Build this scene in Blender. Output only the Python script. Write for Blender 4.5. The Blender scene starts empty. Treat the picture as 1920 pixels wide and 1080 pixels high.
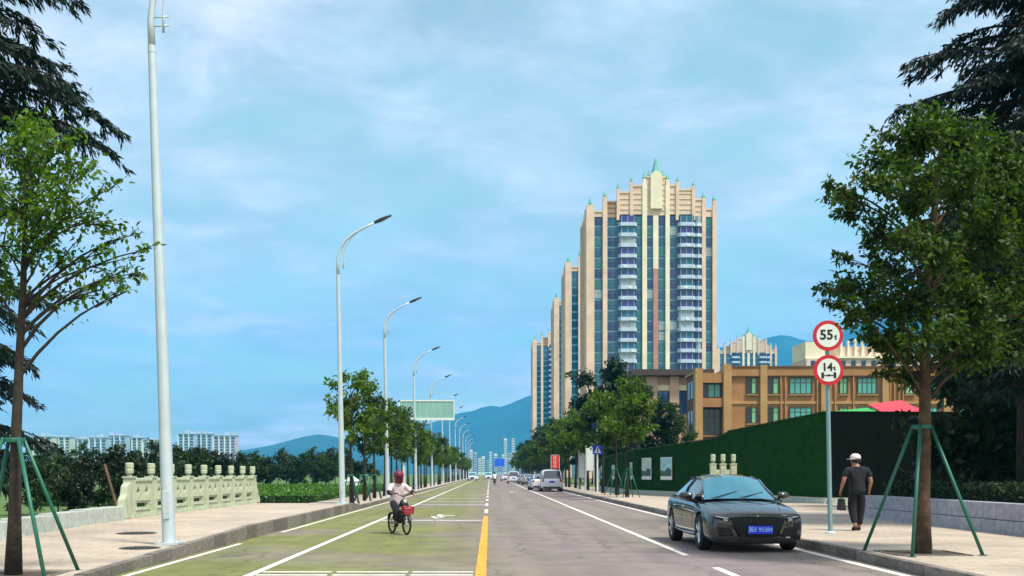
import bpy, bmesh, math, random
import numpy as np
from mathutils import Vector, Matrix, noise
from mathutils.bvhtree import BVHTree

scene = bpy.context.scene
C = scene.collection
R = math.radians

# ------------------------------------------------------------------ camera, sky, sun, exposure
FPX, VX, VY, EYE = 2100.0, 918.0, 888.0, 1.47       # focal length and vanishing point measured in the 1920x1080 photograph
cam_d = bpy.data.cameras.new('camera'); cam = bpy.data.objects.new('camera', cam_d); C.objects.link(cam)
cam.location = (0, 0, EYE); cam.rotation_euler = (R(90), 0, 0)
cam_d.sensor_width = 36; cam_d.lens = 36 * FPX / 1920
cam_d.shift_x = (960 - VX) / 1920; cam_d.shift_y = (VY - 540) / 1920
cam_d.clip_start = 0.1; cam_d.clip_end = 30000
scene.camera = cam

SUN_EL, SUN_AZ = R(60), R(132)      # azimuth clockwise from +Y (the road direction): behind the camera, to the right
world = bpy.data.worlds.new('World'); scene.world = world; world.use_nodes = True
wn, wl = world.node_tree.nodes, world.node_tree.links
wn.clear()
w_out = wn.new('ShaderNodeOutputWorld'); w_bg = wn.new('ShaderNodeBackground'); w_bg.inputs[1].default_value = 0.12
sky = wn.new('ShaderNodeTexSky'); sky.sky_type = 'NISHITA'; sky.sun_disc = False
sky.sun_elevation = SUN_EL; sky.sun_rotation = SUN_AZ
sky.air_density = 1.0; sky.dust_density = 2.0; sky.ozone_density = 1.5
tc = wn.new('ShaderNodeTexCoord')
sep = wn.new('ShaderNodeSeparateXYZ'); wl.new(tc.outputs['Generated'], sep.inputs[0])
zc = wn.new('ShaderNodeMath'); zc.operation = 'MAXIMUM'; zc.inputs[1].default_value = 0.0; wl.new(sep.outputs['Z'], zc.inputs[0])
zz = wn.new('ShaderNodeMath'); zz.operation = 'ADD'; zz.inputs[1].default_value = 0.16; wl.new(zc.outputs[0], zz.inputs[0])
dx = wn.new('ShaderNodeMath'); dx.operation = 'DIVIDE'; wl.new(sep.outputs['X'], dx.inputs[0]); wl.new(zz.outputs[0], dx.inputs[1])
dy = wn.new('ShaderNodeMath'); dy.operation = 'DIVIDE'; wl.new(sep.outputs['Y'], dy.inputs[0]); wl.new(zz.outputs[0], dy.inputs[1])
cmb = wn.new('ShaderNodeCombineXYZ'); wl.new(dx.outputs[0], cmb.inputs[0]); wl.new(dy.outputs[0], cmb.inputs[1])
n1 = wn.new('ShaderNodeTexNoise'); n1.inputs['Scale'].default_value = 1.15; n1.inputs['Detail'].default_value = 9
n1.inputs['Roughness'].default_value = 0.58; n1.inputs['Distortion'].default_value = 0.25
wl.new(cmb.outputs[0], n1.inputs['Vector'])
rmp = wn.new('ShaderNodeValToRGB'); rmp.color_ramp.elements[0].position = 0.41; rmp.color_ramp.elements[1].position = 0.57
rmp.color_ramp.elements[0].color = (0.22, 0.22, 0.22, 1); rmp.color_ramp.elements[1].color = (0.92, 0.92, 0.92, 1)
n2 = wn.new('ShaderNodeTexNoise'); n2.inputs['Scale'].default_value = 3.4; n2.inputs['Detail'].default_value = 8; n2.inputs['Roughness'].default_value = 0.6; n2.inputs['Distortion'].default_value = 0.35
wl.new(cmb.outputs[0], n2.inputs['Vector'])
nm = wn.new('ShaderNodeMix'); nm.inputs[0].default_value = 0.38; wl.new(n1.outputs['Fac'], nm.inputs[2]); wl.new(n2.outputs['Fac'], nm.inputs[3])
wl.new(nm.outputs[0], rmp.inputs[0])
n3 = wn.new('ShaderNodeTexNoise'); n3.inputs['Scale'].default_value = 0.75; n3.inputs['Detail'].default_value = 4
off = wn.new('ShaderNodeVectorMath'); off.operation = 'ADD'; off.inputs[1].default_value = (7.3, 2.1, 0); wl.new(cmb.outputs[0], off.inputs[0]); wl.new(off.outputs[0], n3.inputs['Vector'])
r3 = wn.new('ShaderNodeValToRGB'); r3.color_ramp.elements[0].position = 0.42; r3.color_ramp.elements[1].position = 0.60
r3.color_ramp.elements[0].color = (2.50, 2.75, 3.05, 1); r3.color_ramp.elements[1].color = (3.90, 3.60, 4.05, 1); wl.new(n3.outputs['Fac'], r3.inputs[0])
gain = wn.new('ShaderNodeMix'); gain.data_type = 'RGBA'; gain.blend_type = 'MULTIPLY'; gain.inputs[0].default_value = 1.0
gain.inputs[7].default_value = (0.92, 0.95, 0.60, 1); wl.new(sky.outputs[0], gain.inputs[6])
mixc = wn.new('ShaderNodeMix'); mixc.data_type = 'RGBA'
wl.new(rmp.outputs[0], mixc.inputs[0]); wl.new(gain.outputs[2], mixc.inputs[6]); cmod = wn.new('ShaderNodeMapRange'); cmod.inputs[1].default_value = 0.32; cmod.inputs[2].default_value = 0.68; cmod.inputs[3].default_value = 0.66; cmod.inputs[4].default_value = 1.14; wl.new(n2.outputs['Fac'], cmod.inputs[0])
csc = wn.new('ShaderNodeVectorMath'); csc.operation = 'SCALE'; wl.new(r3.outputs[0], csc.inputs[0]); wl.new(cmod.outputs[0], csc.inputs['Scale']); wl.new(csc.outputs[0], mixc.inputs[7])
wl.new(mixc.outputs[2], w_bg.inputs[0]); wl.new(w_bg.outputs[0], w_out.inputs[0])

sun_d = bpy.data.lights.new('sun', 'SUN'); sun_d.energy = 2.1; sun_d.angle = R(10); sun_d.color = (1.0, 0.94, 0.84)
sun = bpy.data.objects.new('sun', sun_d); C.objects.link(sun)
sdir = Vector((math.sin(SUN_AZ) * math.cos(SUN_EL), math.cos(SUN_AZ) * math.cos(SUN_EL), math.sin(SUN_EL)))
sun.rotation_euler = (-sdir).to_track_quat('-Z', 'Y').to_euler(); sun.location = (0, 0, 60)

scene.view_settings.view_transform = 'Standard'; scene.view_settings.look = 'None'
scene.view_settings.exposure = 1.5; scene.view_settings.gamma = 1.0
scene.render.engine = 'CYCLES'
scene.cycles.use_denoising = True
scene.cycles.max_bounces = 6; scene.cycles.transparent_max_bounces = 8; scene.cycles.volume_bounces = 1
scene.render.film_transparent = False

def W(px, py, Y):
    """point of the scene at distance Y seen at a photograph pixel (used to survey real positions and sizes)"""
    return ((px - VX) / FPX * Y, Y, EYE - (py - VY) / FPX * Y)
def XW(px, Y): return (px - VX) / FPX * Y
def ZW(py, Y): return EYE - (py - VY) / FPX * Y

# ------------------------------------------------------------------ materials
MATS = {}
def mat(name, col, rough=0.7, var=0.12, scale=6.0, bump=0.0, bscale=40.0, metal=0.0, spec=0.5, coat=0.0, col2=None, detail=5, emit=None, space='Object'):
    if name in MATS: return MATS[name]
    m = bpy.data.materials.new(name); m.use_nodes = True
    nt = m.node_tree; b = nt.nodes['Principled BSDF']
    b.inputs['Roughness'].default_value = rough; b.inputs['Metallic'].default_value = metal
    b.inputs['Specular IOR Level'].default_value = spec
    b.inputs['Coat Weight'].default_value = coat; b.inputs['Coat Roughness'].default_value = 0.04
    t = nt.nodes.new('ShaderNodeTexCoord')
    if var > 0 or col2:
        n = nt.nodes.new('ShaderNodeTexNoise'); n.inputs['Scale'].default_value = scale; n.inputs['Detail'].default_value = detail
        nt.links.new(t.outputs[space], n.inputs['Vector'])
        r = nt.nodes.new('ShaderNodeValToRGB'); r.color_ramp.elements[0].position = 0.32; r.color_ramp.elements[1].position = 0.68
        if col2 is None:
            c0 = [max(0, c * (1 - var)) for c in col]; c1 = [min(1, c * (1 + var)) for c in col]
        else:
            c0, c1 = col, col2
        r.color_ramp.elements[0].color = (*c0, 1); r.color_ramp.elements[1].color = (*c1, 1)
        nt.links.new(n.outputs['Fac'], r.inputs[0]); nt.links.new(r.outputs[0], b.inputs['Base Color'])
    else:
        b.inputs['Base Color'].default_value = (*col, 1)
    if bump > 0:
        n2 = nt.nodes.new('ShaderNodeTexNoise'); n2.inputs['Scale'].default_value = bscale; n2.inputs['Detail'].default_value = 6
        nt.links.new(t.outputs[space], n2.inputs['Vector'])
        bp = nt.nodes.new('ShaderNodeBump'); bp.inputs['Strength'].default_value = bump; bp.inputs['Distance'].default_value = 0.02
        nt.links.new(n2.outputs['Fac'], bp.inputs['Height']); nt.links.new(bp.outputs[0], b.inputs['Normal'])
    if emit:
        b.inputs['Emission Color'].default_value = (*emit[0], 1); b.inputs['Emission Strength'].default_value = emit[1]
    MATS[name] = m
    return m

def leaf_mat(name, c0, c1, trans=0.35):
    if name in MATS: return MATS[name]
    m = bpy.data.materials.new(name); m.use_nodes = True
    nt = m.node_tree; nt.nodes.clear()
    o = nt.nodes.new('ShaderNodeOutputMaterial')
    g = nt.nodes.new('ShaderNodeNewGeometry')
    r = nt.nodes.new('ShaderNodeValToRGB'); r.color_ramp.elements[0].color = (*c0, 1); r.color_ramp.elements[1].color = (*c1, 1)
    nt.links.new(g.outputs['Random Per Island'], r.inputs[0])
    oi = nt.nodes.new('ShaderNodeObjectInfo')
    hs = nt.nodes.new('ShaderNodeHueSaturation')
    mr = nt.nodes.new('ShaderNodeMapRange'); mr.inputs[3].default_value = 0.75; mr.inputs[4].default_value = 1.25
    nt.links.new(oi.outputs['Random'], mr.inputs[0]); nt.links.new(mr.outputs[0], hs.inputs['Value'])
    nt.links.new(r.outputs[0], hs.inputs['Color'])
    p = nt.nodes.new('ShaderNodeBsdfPrincipled'); p.inputs['Roughness'].default_value = 0.5; p.inputs['Specular IOR Level'].default_value = 0.35
    tl = nt.nodes.new('ShaderNodeBsdfTranslucent')
    nt.links.new(hs.outputs[0], p.inputs['Base Color'])
    mx = nt.nodes.new('ShaderNodeMixShader'); mx.inputs[0].default_value = trans
    tint = nt.nodes.new('ShaderNodeMix'); tint.data_type = 'RGBA'; tint.blend_type = 'MULTIPLY'; tint.inputs[0].default_value = 1
    tint.inputs[7].default_value = (1.5, 1.5, 0.5, 1)
    nt.links.new(hs.outputs[0], tint.inputs[6]); nt.links.new(tint.outputs[2], tl.inputs['Color'])
    nt.links.new(p.outputs[0], mx.inputs[1]); nt.links.new(tl.outputs[0], mx.inputs[2]); nt.links.new(mx.outputs[0], o.inputs[0])
    MATS[name] = m
    return m

def glass_mat(name, col, rough=0.06, var=0.35, scale=0.12):
    return mat(name, col, rough=rough, var=var, scale=scale, spec=0.6, coat=0.0)

# ------------------------------------------------------------------ mesh helpers
def new_mesh(name, verts, faces, mats=None, smooth=False):
    me = bpy.data.meshes.new(name)
    me.from_pydata([tuple(v) for v in verts], [], [tuple(f) for f in faces]); me.update()
    if mats is not None:
        for m in (mats if isinstance(mats, (list, tuple)) else [mats]): me.materials.append(m)
    if smooth: me.polygons.foreach_set('use_smooth', [True] * len(me.polygons))
    return me

def np_quads(name, v, m):
    """mesh from an (n*4,3) array of loose quads"""
    n = len(v) // 4
    me = bpy.data.meshes.new(name)
    me.vertices.add(n * 4); me.vertices.foreach_set('co', np.asarray(v, dtype=np.float32).ravel())
    me.loops.add(n * 4); me.loops.foreach_set('vertex_index', np.arange(n * 4, dtype=np.int32))
    me.polygons.add(n); me.polygons.foreach_set('loop_start', np.arange(0, n * 4, 4, dtype=np.int32))
    me.update(calc_edges=True); me.validate()
    me.materials.append(m)
    return me

def add(name, me, parent=None, loc=(0, 0, 0), rot=(0, 0, 0), scale=(1, 1, 1)):
    o = bpy.data.objects.new(name, me); C.objects.link(o)
    o.location = loc; o.rotation_euler = rot; o.scale = scale
    if parent: o.parent = parent
    return o

def tag(o, label=None, cat=None, group=None, kind=None):
    if label: o['label'] = label
    if cat: o['category'] = cat
    if group: o['group'] = group
    if kind: o['kind'] = kind
    return o

def thing(name, label, cat, loc=(0, 0, 0), rz=0, group=None, kind=None):
    o = bpy.data.objects.new(name, None); C.objects.link(o)
    o.location = loc; o.rotation_euler = (0, 0, rz); o.empty_display_size = 0.3
    return tag(o, label, cat, group, kind)

def copy_tree(o, parent=None):
    c = o.copy(); C.objects.link(c); c.parent = parent
    for ch in o.children: copy_tree(ch, c)
    return c

class MB:
    def __init__(s): s.v = []; s.f = []; s.mi = []; s.cur = 0
    def mats(s, i): s.cur = i; return s
    def quad(s, *p):
        n = len(s.v); s.v += [tuple(q) for q in p]; s.f.append(tuple(range(n, n + len(p)))); s.mi.append(s.cur); return s
    def box(s, x0, x1, y0, y1, z0, z1):
        n = len(s.v)
        s.v += [(x0, y0, z0), (x1, y0, z0), (x1, y1, z0), (x0, y1, z0), (x0, y0, z1), (x1, y0, z1), (x1, y1, z1), (x0, y1, z1)]
        for f in ((0, 3, 2, 1), (4, 5, 6, 7), (0, 1, 5, 4), (1, 2, 6, 5), (2, 3, 7, 6), (3, 0, 4, 7)):
            s.f.append(tuple(n + i for i in f)); s.mi.append(s.cur)
        return s
    def prism(s, poly, z0, z1, top=None):
        """poly in xy, extruded along z"""
        n = len(s.v); k = len(poly); top = top or poly
        s.v += [(x, y, z0) for x, y in poly] + [(x, y, z1) for x, y in top]
        s.f.append(tuple(n + i for i in range(k))[::-1]); s.mi.append(s.cur)
        s.f.append(tuple(n + k + i for i in range(k))); s.mi.append(s.cur)
        for i in range(k):
            j = (i + 1) % k; s.f.append((n + i, n + j, n + k + j, n + k + i)); s.mi.append(s.cur)
        return s
    def yprism(s, poly, y0, y1):
        """poly in xz (seen from the front, counter-clockwise), extruded along y"""
        n = len(s.v); k = len(poly)
        s.v += [(x, y0, z) for x, z in poly] + [(x, y1, z) for x, z in poly]
        s.f.append(tuple(n + i for i in range(k))); s.mi.append(s.cur)
        s.f.append(tuple(n + k + i for i in range(k))[::-1]); s.mi.append(s.cur)
        for i in range(k):
            j = (i + 1) % k; s.f.append((n + i, n + k + i, n + k + j, n + j)); s.mi.append(s.cur)
        return s
    def tube(s, pts, rad, n=8, cap=True):
        pts = [Vector(p) for p in pts]
        if not isinstance(rad, (list, tuple)): rad = [rad] * len(pts)
        base = len(s.v); ref = None
        for i, p in enumerate(pts):
            d = (pts[min(i + 1, len(pts) - 1)] - pts[max(i - 1, 0)])
            d = d.normalized() if d.length > 1e-9 else Vector((0, 0, 1))
            if ref is None: ref = d.orthogonal().normalized()
            ref = (ref - d * ref.dot(d)); ref = ref.normalized() if ref.length > 1e-6 else d.orthogonal().normalized()
            bi = d.cross(ref)
            for k in range(n):
                a = 2 * math.pi * k / n
                s.v.append(tuple(p + (ref * math.cos(a) + bi * math.sin(a)) * rad[i]))
        for i in range(len(pts) - 1):
            for k in range(n):
                k2 = (k + 1) % n
                s.f.append((base + i * n + k, base + i * n + k2, base + (i + 1) * n + k2, base + (i + 1) * n + k)); s.mi.append(s.cur)
        if cap:
            s.f.append(tuple(base + k for k in range(n))[::-1]); s.mi.append(s.cur)
            s.f.append(tuple(base + (len(pts) - 1) * n + k for k in range(n))); s.mi.append(s.cur)
        return s
    def lathe(s, prof, n=16, cx=0, cy=0):
        """prof: list of (r, z)"""
        base = len(s.v)
        for r, z in prof:
            for k in range(n):
                a = 2 * math.pi * k / n; s.v.append((cx + r * math.cos(a), cy + r * math.sin(a), z))
        for i in range(len(prof) - 1):
            for k in range(n):
                k2 = (k + 1) % n
                s.f.append((base + i * n + k, base + i * n + k2, base + (i + 1) * n + k2, base + (i + 1) * n + k)); s.mi.append(s.cur)
        s.f.append(tuple(base + k for k in range(n))[::-1]); s.mi.append(s.cur)
        s.f.append(tuple(base + (len(prof) - 1) * n + k for k in range(n))); s.mi.append(s.cur)
        return s
    def loft(s, secs, closed=False, caps=False):
        base = len(s.v); k = len(secs[0])
        for sec in secs: s.v += [tuple(p) for p in sec]
        for i in range(len(secs) - 1):
            for j in range(k if closed else k - 1):
                j2 = (j + 1) % k
                s.f.append((base + i * k + j, base + i * k + j2, base + (i + 1) * k + j2, base + (i + 1) * k + j)); s.mi.append(s.cur)
        if caps:
            s.f.append(tuple(base + j for j in range(k))[::-1]); s.mi.append(s.cur)
            s.f.append(tuple(base + (len(secs) - 1) * k + j for j in range(k))); s.mi.append(s.cur)
        return s
    def mesh(s, name, mats, smooth=False, fix=False):
        me = new_mesh(name, s.v, s.f, mats, smooth)
        if isinstance(mats, (list, tuple)): me.polygons.foreach_set('material_index', s.mi)
        if fix:
            bm = bmesh.new(); bm.from_mesh(me); bmesh.ops.recalc_face_normals(bm, faces=bm.faces); bm.to_mesh(me); bm.free()
        return me
    def build(s, name, mats, parent=None, loc=(0, 0, 0), rot=(0, 0, 0), smooth=False, bevel=0, angle=None, fix=False):
        me = s.mesh(name, mats, smooth, fix)
        if smooth and angle: me.set_sharp_from_angle(angle=R(angle))
        o = add(name, me, parent, loc, rot)
        if bevel:
            b = o.modifiers.new('bevel', 'BEVEL'); b.width = bevel; b.segments = 2; b.limit_method = 'ANGLE'
        return o

def evaluated(o):
    dg = bpy.context.evaluated_depsgraph_get(); dg.update()
    return bpy.data.meshes.new_from_object(o.evaluated_get(dg))

def text_mesh(s, size, ext, m, align='CENTER', bold=0.0):
    cu = bpy.data.curves.new('lettering', 'FONT'); cu.body = s; cu.size = size; cu.extrude = ext
    cu.align_x = align; cu.align_y = 'CENTER'; cu.resolution_u = 4; cu.offset = bold
    o = bpy.data.objects.new('lettering', cu); C.objects.link(o)
    me = evaluated(o); bpy.data.objects.remove(o); bpy.data.curves.remove(cu)
    me.materials.clear(); me.materials.append(m)
    return me

def plate(outer, holes, th, m):
    """flat plate in xz with real openings, thickness along y"""
    cu = bpy.data.curves.new('plate', 'CURVE'); cu.dimensions = '2D'; cu.fill_mode = 'BOTH'; cu.extrude = th / 2
    for poly in [outer] + holes:
        sp = cu.splines.new('POLY'); sp.points.add(len(poly) - 1)
        for p, (x, z) in zip(sp.points, poly): p.co = (x, z, 0, 1)
        sp.use_cyclic_u = True
    o = bpy.data.objects.new('plate', cu); C.objects.link(o)
    me = evaluated(o); bpy.data.objects.remove(o); bpy.data.curves.remove(cu)
    me.transform(Matrix.Rotation(R(90), 4, 'X'))
    me.materials.clear(); me.materials.append(m)
    return me

def circle(cx, cz, r, n=10, a0=0): return [(cx + r * math.cos(a0 + 2 * math.pi * i / n), cz + r * math.sin(a0 + 2 * math.pi * i / n)) for i in range(n)]

def skin_mesh(name, verts, edges, m, root=0, sub=2, scale=None):
    """continuous surface grown on a skeleton: verts = [(x,y,z,radius)]"""
    me = bpy.data.meshes.new(name); bm = bmesh.new(); lay = bm.verts.layers.skin.verify()
    vs = []
    for i, (x, y, z, r) in enumerate(verts):
        v = bm.verts.new((x, y, z)); v[lay].radius = (r, r); v[lay].use_root = (i == root); vs.append(v)
    for a, b in edges: bm.edges.new((vs[a], vs[b]))
    bm.to_mesh(me); bm.free()
    o = bpy.data.objects.new(name, me); C.objects.link(o)
    sk = o.modifiers.new('skin', 'SKIN'); sk.use_smooth_shade = True; sk.branch_smoothing = 0.4
    sb = o.modifiers.new('sub', 'SUBSURF'); sb.levels = sub; sb.render_levels = sub
    out = evaluated(o); bpy.data.objects.remove(o)
    out.name = name; out.materials.clear(); out.materials.append(m)
    if scale: out.transform(Matrix.Diagonal((*scale, 1)))
    out.polygons.foreach_set('use_smooth', [True] * len(out.polygons))
    return out
# ------------------------------------------------------------------ shared materials
M_conc = None
M_kerb = mat('kerb_granite', (0.16, 0.14, 0.12), 0.8, 0.25, 5, 0.3, 80)
M_white = mat('road_paint', (0.72, 0.70, 0.66), 0.7, 0.16, 3.0, 0.1, 60)
M_yellow = mat('yellow_paint', (0.85, 0.31, 0.02), 0.7, 0.16, 3.0, 0.1, 60)
M_stone = mat('balustrade_stone', (0.41, 0.46, 0.33), 0.85, 0.2, 4, 0.35, 60)
M_granite = mat('granite_block', (0.40, 0.44, 0.40), 0.8, 0.18, 6, 0.2, 90)
M_granite2 = mat('lilac_granite', (0.32, 0.32, 0.37), 0.8, 0.2, 6, 0.2, 90)
M_galv = mat('painted_pole', (0.50, 0.58, 0.62), 0.4, 0.06, 3, 0, 40, 0.15)
M_dark = mat('dark_lamp_metal', (0.03, 0.05, 0.07), 0.4, 0.1)
M_black = mat('black_rubber', (0.012, 0.012, 0.013), 0.8, 0.2)
M_blackp = mat('black_plastic', (0.006, 0.006, 0.007), 0.55, 0.1, spec=0.25)
M_iron = mat('cast_iron', (0.05, 0.05, 0.045), 0.7, 0.25, 12, 0.4, 60, 0.4)
M_bark = mat('bark', (0.032, 0.025, 0.018), 0.95, 0.4, 9, 0.9, 26)
M_bark2 = mat('pale_bark', (0.070, 0.044, 0.024), 0.95, 0.5, 7, 1.0, 16)
M_stake = mat('green_steel_tube', (0.012, 0.12, 0.075), 0.45, 0.15, 5)
M_turf = mat('artificial_turf', (0.004, 0.040, 0.003), 0.95, 0.0, 2.0, 0.8, 70, col2=(0.006, 0.060, 0.004), spec=0.15)
M_wood = mat('timber', (0.12, 0.07, 0.035), 0.8, 0.3, 3, 0.4, 20)
M_red = mat('red_sign_paint', (0.55, 0.015, 0.03), 0.45, 0.08)
M_signw = mat('sign_white', (0.72, 0.76, 0.72), 0.5, 0.05)
M_signk = mat('sign_black', (0.012, 0.014, 0.012), 0.5, 0.0)
M_blue = mat('sign_blue', (0.01, 0.05, 0.62), 0.4, 0.05)
M_chrome = mat('bright_metal', (0.6, 0.62, 0.65), 0.2, 0.05, metal=1.0)
M_lens = mat('lamp_lens', (0.55, 0.6, 0.65), 0.08, 0.1, spec=0.9, coat=1)
M_redlens = mat('tail_lens', (0.35, 0.01, 0.012), 0.12, 0.1, spec=0.8, coat=1)
M_glassk = mat('car_glass', (0.012, 0.03, 0.04), 0.03, 0.1, spec=1.0, coat=1.0)
M_skin = mat('skin', (0.35, 0.17, 0.11), 0.6, 0.08, 20)
M_grass = mat('grass_ground', (0.05, 0.11, 0.012), 0.95, 0.0, 0.7, 0.6, 30, col2=(0.09, 0.15, 0.025))
M_soil = mat('soil', (0.06, 0.045, 0.03), 0.95, 0.3, 8, 0.8, 30)

def road_material():
    m = bpy.data.materials.new('asphalt'); m.use_nodes = True
    nt = m.node_tree; b = nt.nodes['Principled BSDF']; L = nt.links
    t = nt.nodes.new('ShaderNodeTexCoord')
    mp = nt.nodes.new('ShaderNodeMapping'); mp.inputs['Scale'].default_value = (0.30, 0.085, 1); L.new(t.outputs['Object'], mp.inputs[0])
    n = nt.nodes.new('ShaderNodeTexNoise'); n.inputs['Scale'].default_value = 1.0; n.inputs['Detail'].default_value = 4; L.new(mp.outputs[0], n.inputs['Vector'])
    r = nt.nodes.new('ShaderNodeValToRGB'); e = r.color_ramp.elements
    e[0].position = 0.38; e[0].color = (0.215, 0.174, 0.170, 1); e[1].position = 0.60; e[1].color = (0.212, 0.180, 0.150, 1)
    L.new(n.outputs['Fac'], r.inputs[0])
    # the oncoming half carries an older olive-toned wearing course
    sp = nt.nodes.new('ShaderNodeSeparateXYZ'); L.new(t.outputs['Object'], sp.inputs[0])
    mr = nt.nodes.new('ShaderNodeMapRange'); mr.inputs[1].default_value = -1.6; mr.inputs[2].default_value = 0.4; mr.inputs[3].default_value = 0.95; mr.inputs[4].default_value = 0.0
    L.new(sp.outputs['X'], mr.inputs[0])
    nb = nt.nodes.new('ShaderNodeTexNoise'); nb.inputs['Scale'].default_value = 0.16; nb.inputs['Detail'].default_value = 3; L.new(t.outputs['Object'], nb.inputs['Vector'])
    rb = nt.nodes.new('ShaderNodeMapRange'); rb.inputs[1].default_value = 0.33; rb.inputs[2].default_value = 0.50; L.new(nb.outputs['Fac'], rb.inputs[0])
    mu = nt.nodes.new('ShaderNodeMath'); mu.operation = 'MULTIPLY'; L.new(mr.outputs[0], mu.inputs[0]); L.new(rb.outputs[0], mu.inputs[1])
    mx = nt.nodes.new('ShaderNodeMix'); mx.data_type = 'RGBA'; L.new(mu.outputs[0], mx.inputs[0]); L.new(r.outputs[0], mx.inputs[6]); mx.inputs[7].default_value = (0.175, 0.182, 0.055, 1)
    # grain
    g = nt.nodes.new('ShaderNodeTexNoise'); g.inputs['Scale'].default_value = 45; g.inputs['Detail'].default_value = 6; L.new(t.outputs['Object'], g.inputs['Vector'])
    gr = nt.nodes.new('ShaderNodeMapRange'); gr.inputs[3].default_value = 0.72; gr.inputs[4].default_value = 1.28; L.new(g.outputs['Fac'], gr.inputs[0])
    # long tyre-polished streaks and cracks
    mp2 = nt.nodes.new('ShaderNodeMapping'); mp2.inputs['Scale'].default_value = (1.6, 0.05, 1); L.new(t.outputs['Object'], mp2.inputs[0])
    s = nt.nodes.new('ShaderNodeTexNoise'); s.inputs['Scale'].default_value = 1.0; s.inputs['Detail'].default_value = 3; L.new(mp2.outputs[0], s.inputs['Vector'])
    sr = nt.nodes.new('ShaderNodeMapRange'); sr.inputs[1].default_value = 0.3; sr.inputs[2].default_value = 0.7; sr.inputs[3].default_value = 0.86; sr.inputs[4].default_value = 1.12; L.new(s.outputs['Fac'], sr.inputs[0])
    m1 = nt.nodes.new('ShaderNodeMath'); m1.operation = 'MULTIPLY'; L.new(gr.outputs[0], m1.inputs[0]); L.new(sr.outputs[0], m1.inputs[1])
    vm = nt.nodes.new('ShaderNodeVectorMath'); vm.operation = 'SCALE'; L.new(mx.outputs[2], vm.inputs[0]); L.new(m1.outputs[0], vm.inputs['Scale'])
    # hairline cracks and dark drips
    vo = nt.nodes.new('ShaderNodeTexVoronoi'); vo.feature = 'DISTANCE_TO_EDGE'; vo.inputs['Scale'].default_value = 0.32
    wv = nt.nodes.new('ShaderNodeTexNoise'); wv.inputs['Scale'].default_value = 1.3; wv.inputs['Detail'].default_value = 6; L.new(t.outputs['Object'], wv.inputs['Vector'])
    ad = nt.nodes.new('ShaderNodeVectorMath'); ad.operation = 'MULTIPLY_ADD'; ad.inputs[1].default_value = (1.2, 1.2, 0); L.new(wv.outputs['Color'], ad.inputs[0]); L.new(t.outputs['Object'], ad.inputs[2]); L.new(ad.outputs[0], vo.inputs['Vector'])
    cr = nt.nodes.new('ShaderNodeMapRange'); cr.inputs[1].default_value = 0.0; cr.inputs[2].default_value = 0.016; cr.inputs[3].default_value = 0.62; cr.inputs[4].default_value = 1.0; L.new(vo.outputs['Distance'], cr.inputs[0])
    st = nt.nodes.new('ShaderNodeTexNoise'); st.inputs['Scale'].default_value = 0.9; st.inputs['Detail'].default_value = 7; st.inputs['Roughness'].default_value = 0.7; L.new(t.outputs['Object'], st.inputs['Vector'])
    s2 = nt.nodes.new('ShaderNodeMapRange'); s2.inputs[1].default_value = 0.28; s2.inputs[2].default_value = 0.62; s2.inputs[3].default_value = 0.70; s2.inputs[4].default_value = 1.10; L.new(st.outputs['Fac'], s2.inputs[0])
    m3 = nt.nodes.new('ShaderNodeMath'); m3.operation = 'MULTIPLY'; L.new(cr.outputs[0], m3.inputs[0]); L.new(s2.outputs[0], m3.inputs[1])
    v2 = nt.nodes.new('ShaderNodeVectorMath'); v2.operation = 'SCALE'; L.new(vm.outputs[0], v2.inputs[0]); L.new(m3.outputs[0], v2.inputs['Scale'])
    L.new(v2.outputs[0], b.inputs['Base Color'])
    b.inputs['Roughness'].default_value = 0.85; b.inputs['Specular IOR Level'].default_value = 0.3
    bp = nt.nodes.new('ShaderNodeBump'); bp.inputs['Strength'].default_value = 0.35; bp.inputs['Distance'].default_value = 0.01
    g2 = nt.nodes.new('ShaderNodeTexNoise'); g2.inputs['Scale'].default_value = 120; L.new(t.outputs['Object'], g2.inputs['Vector'])
    L.new(g2.outputs['Fac'], bp.inputs['Height']); L.new(bp.outputs[0], b.inputs['Normal'])
    return m
M_road = road_material()
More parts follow.
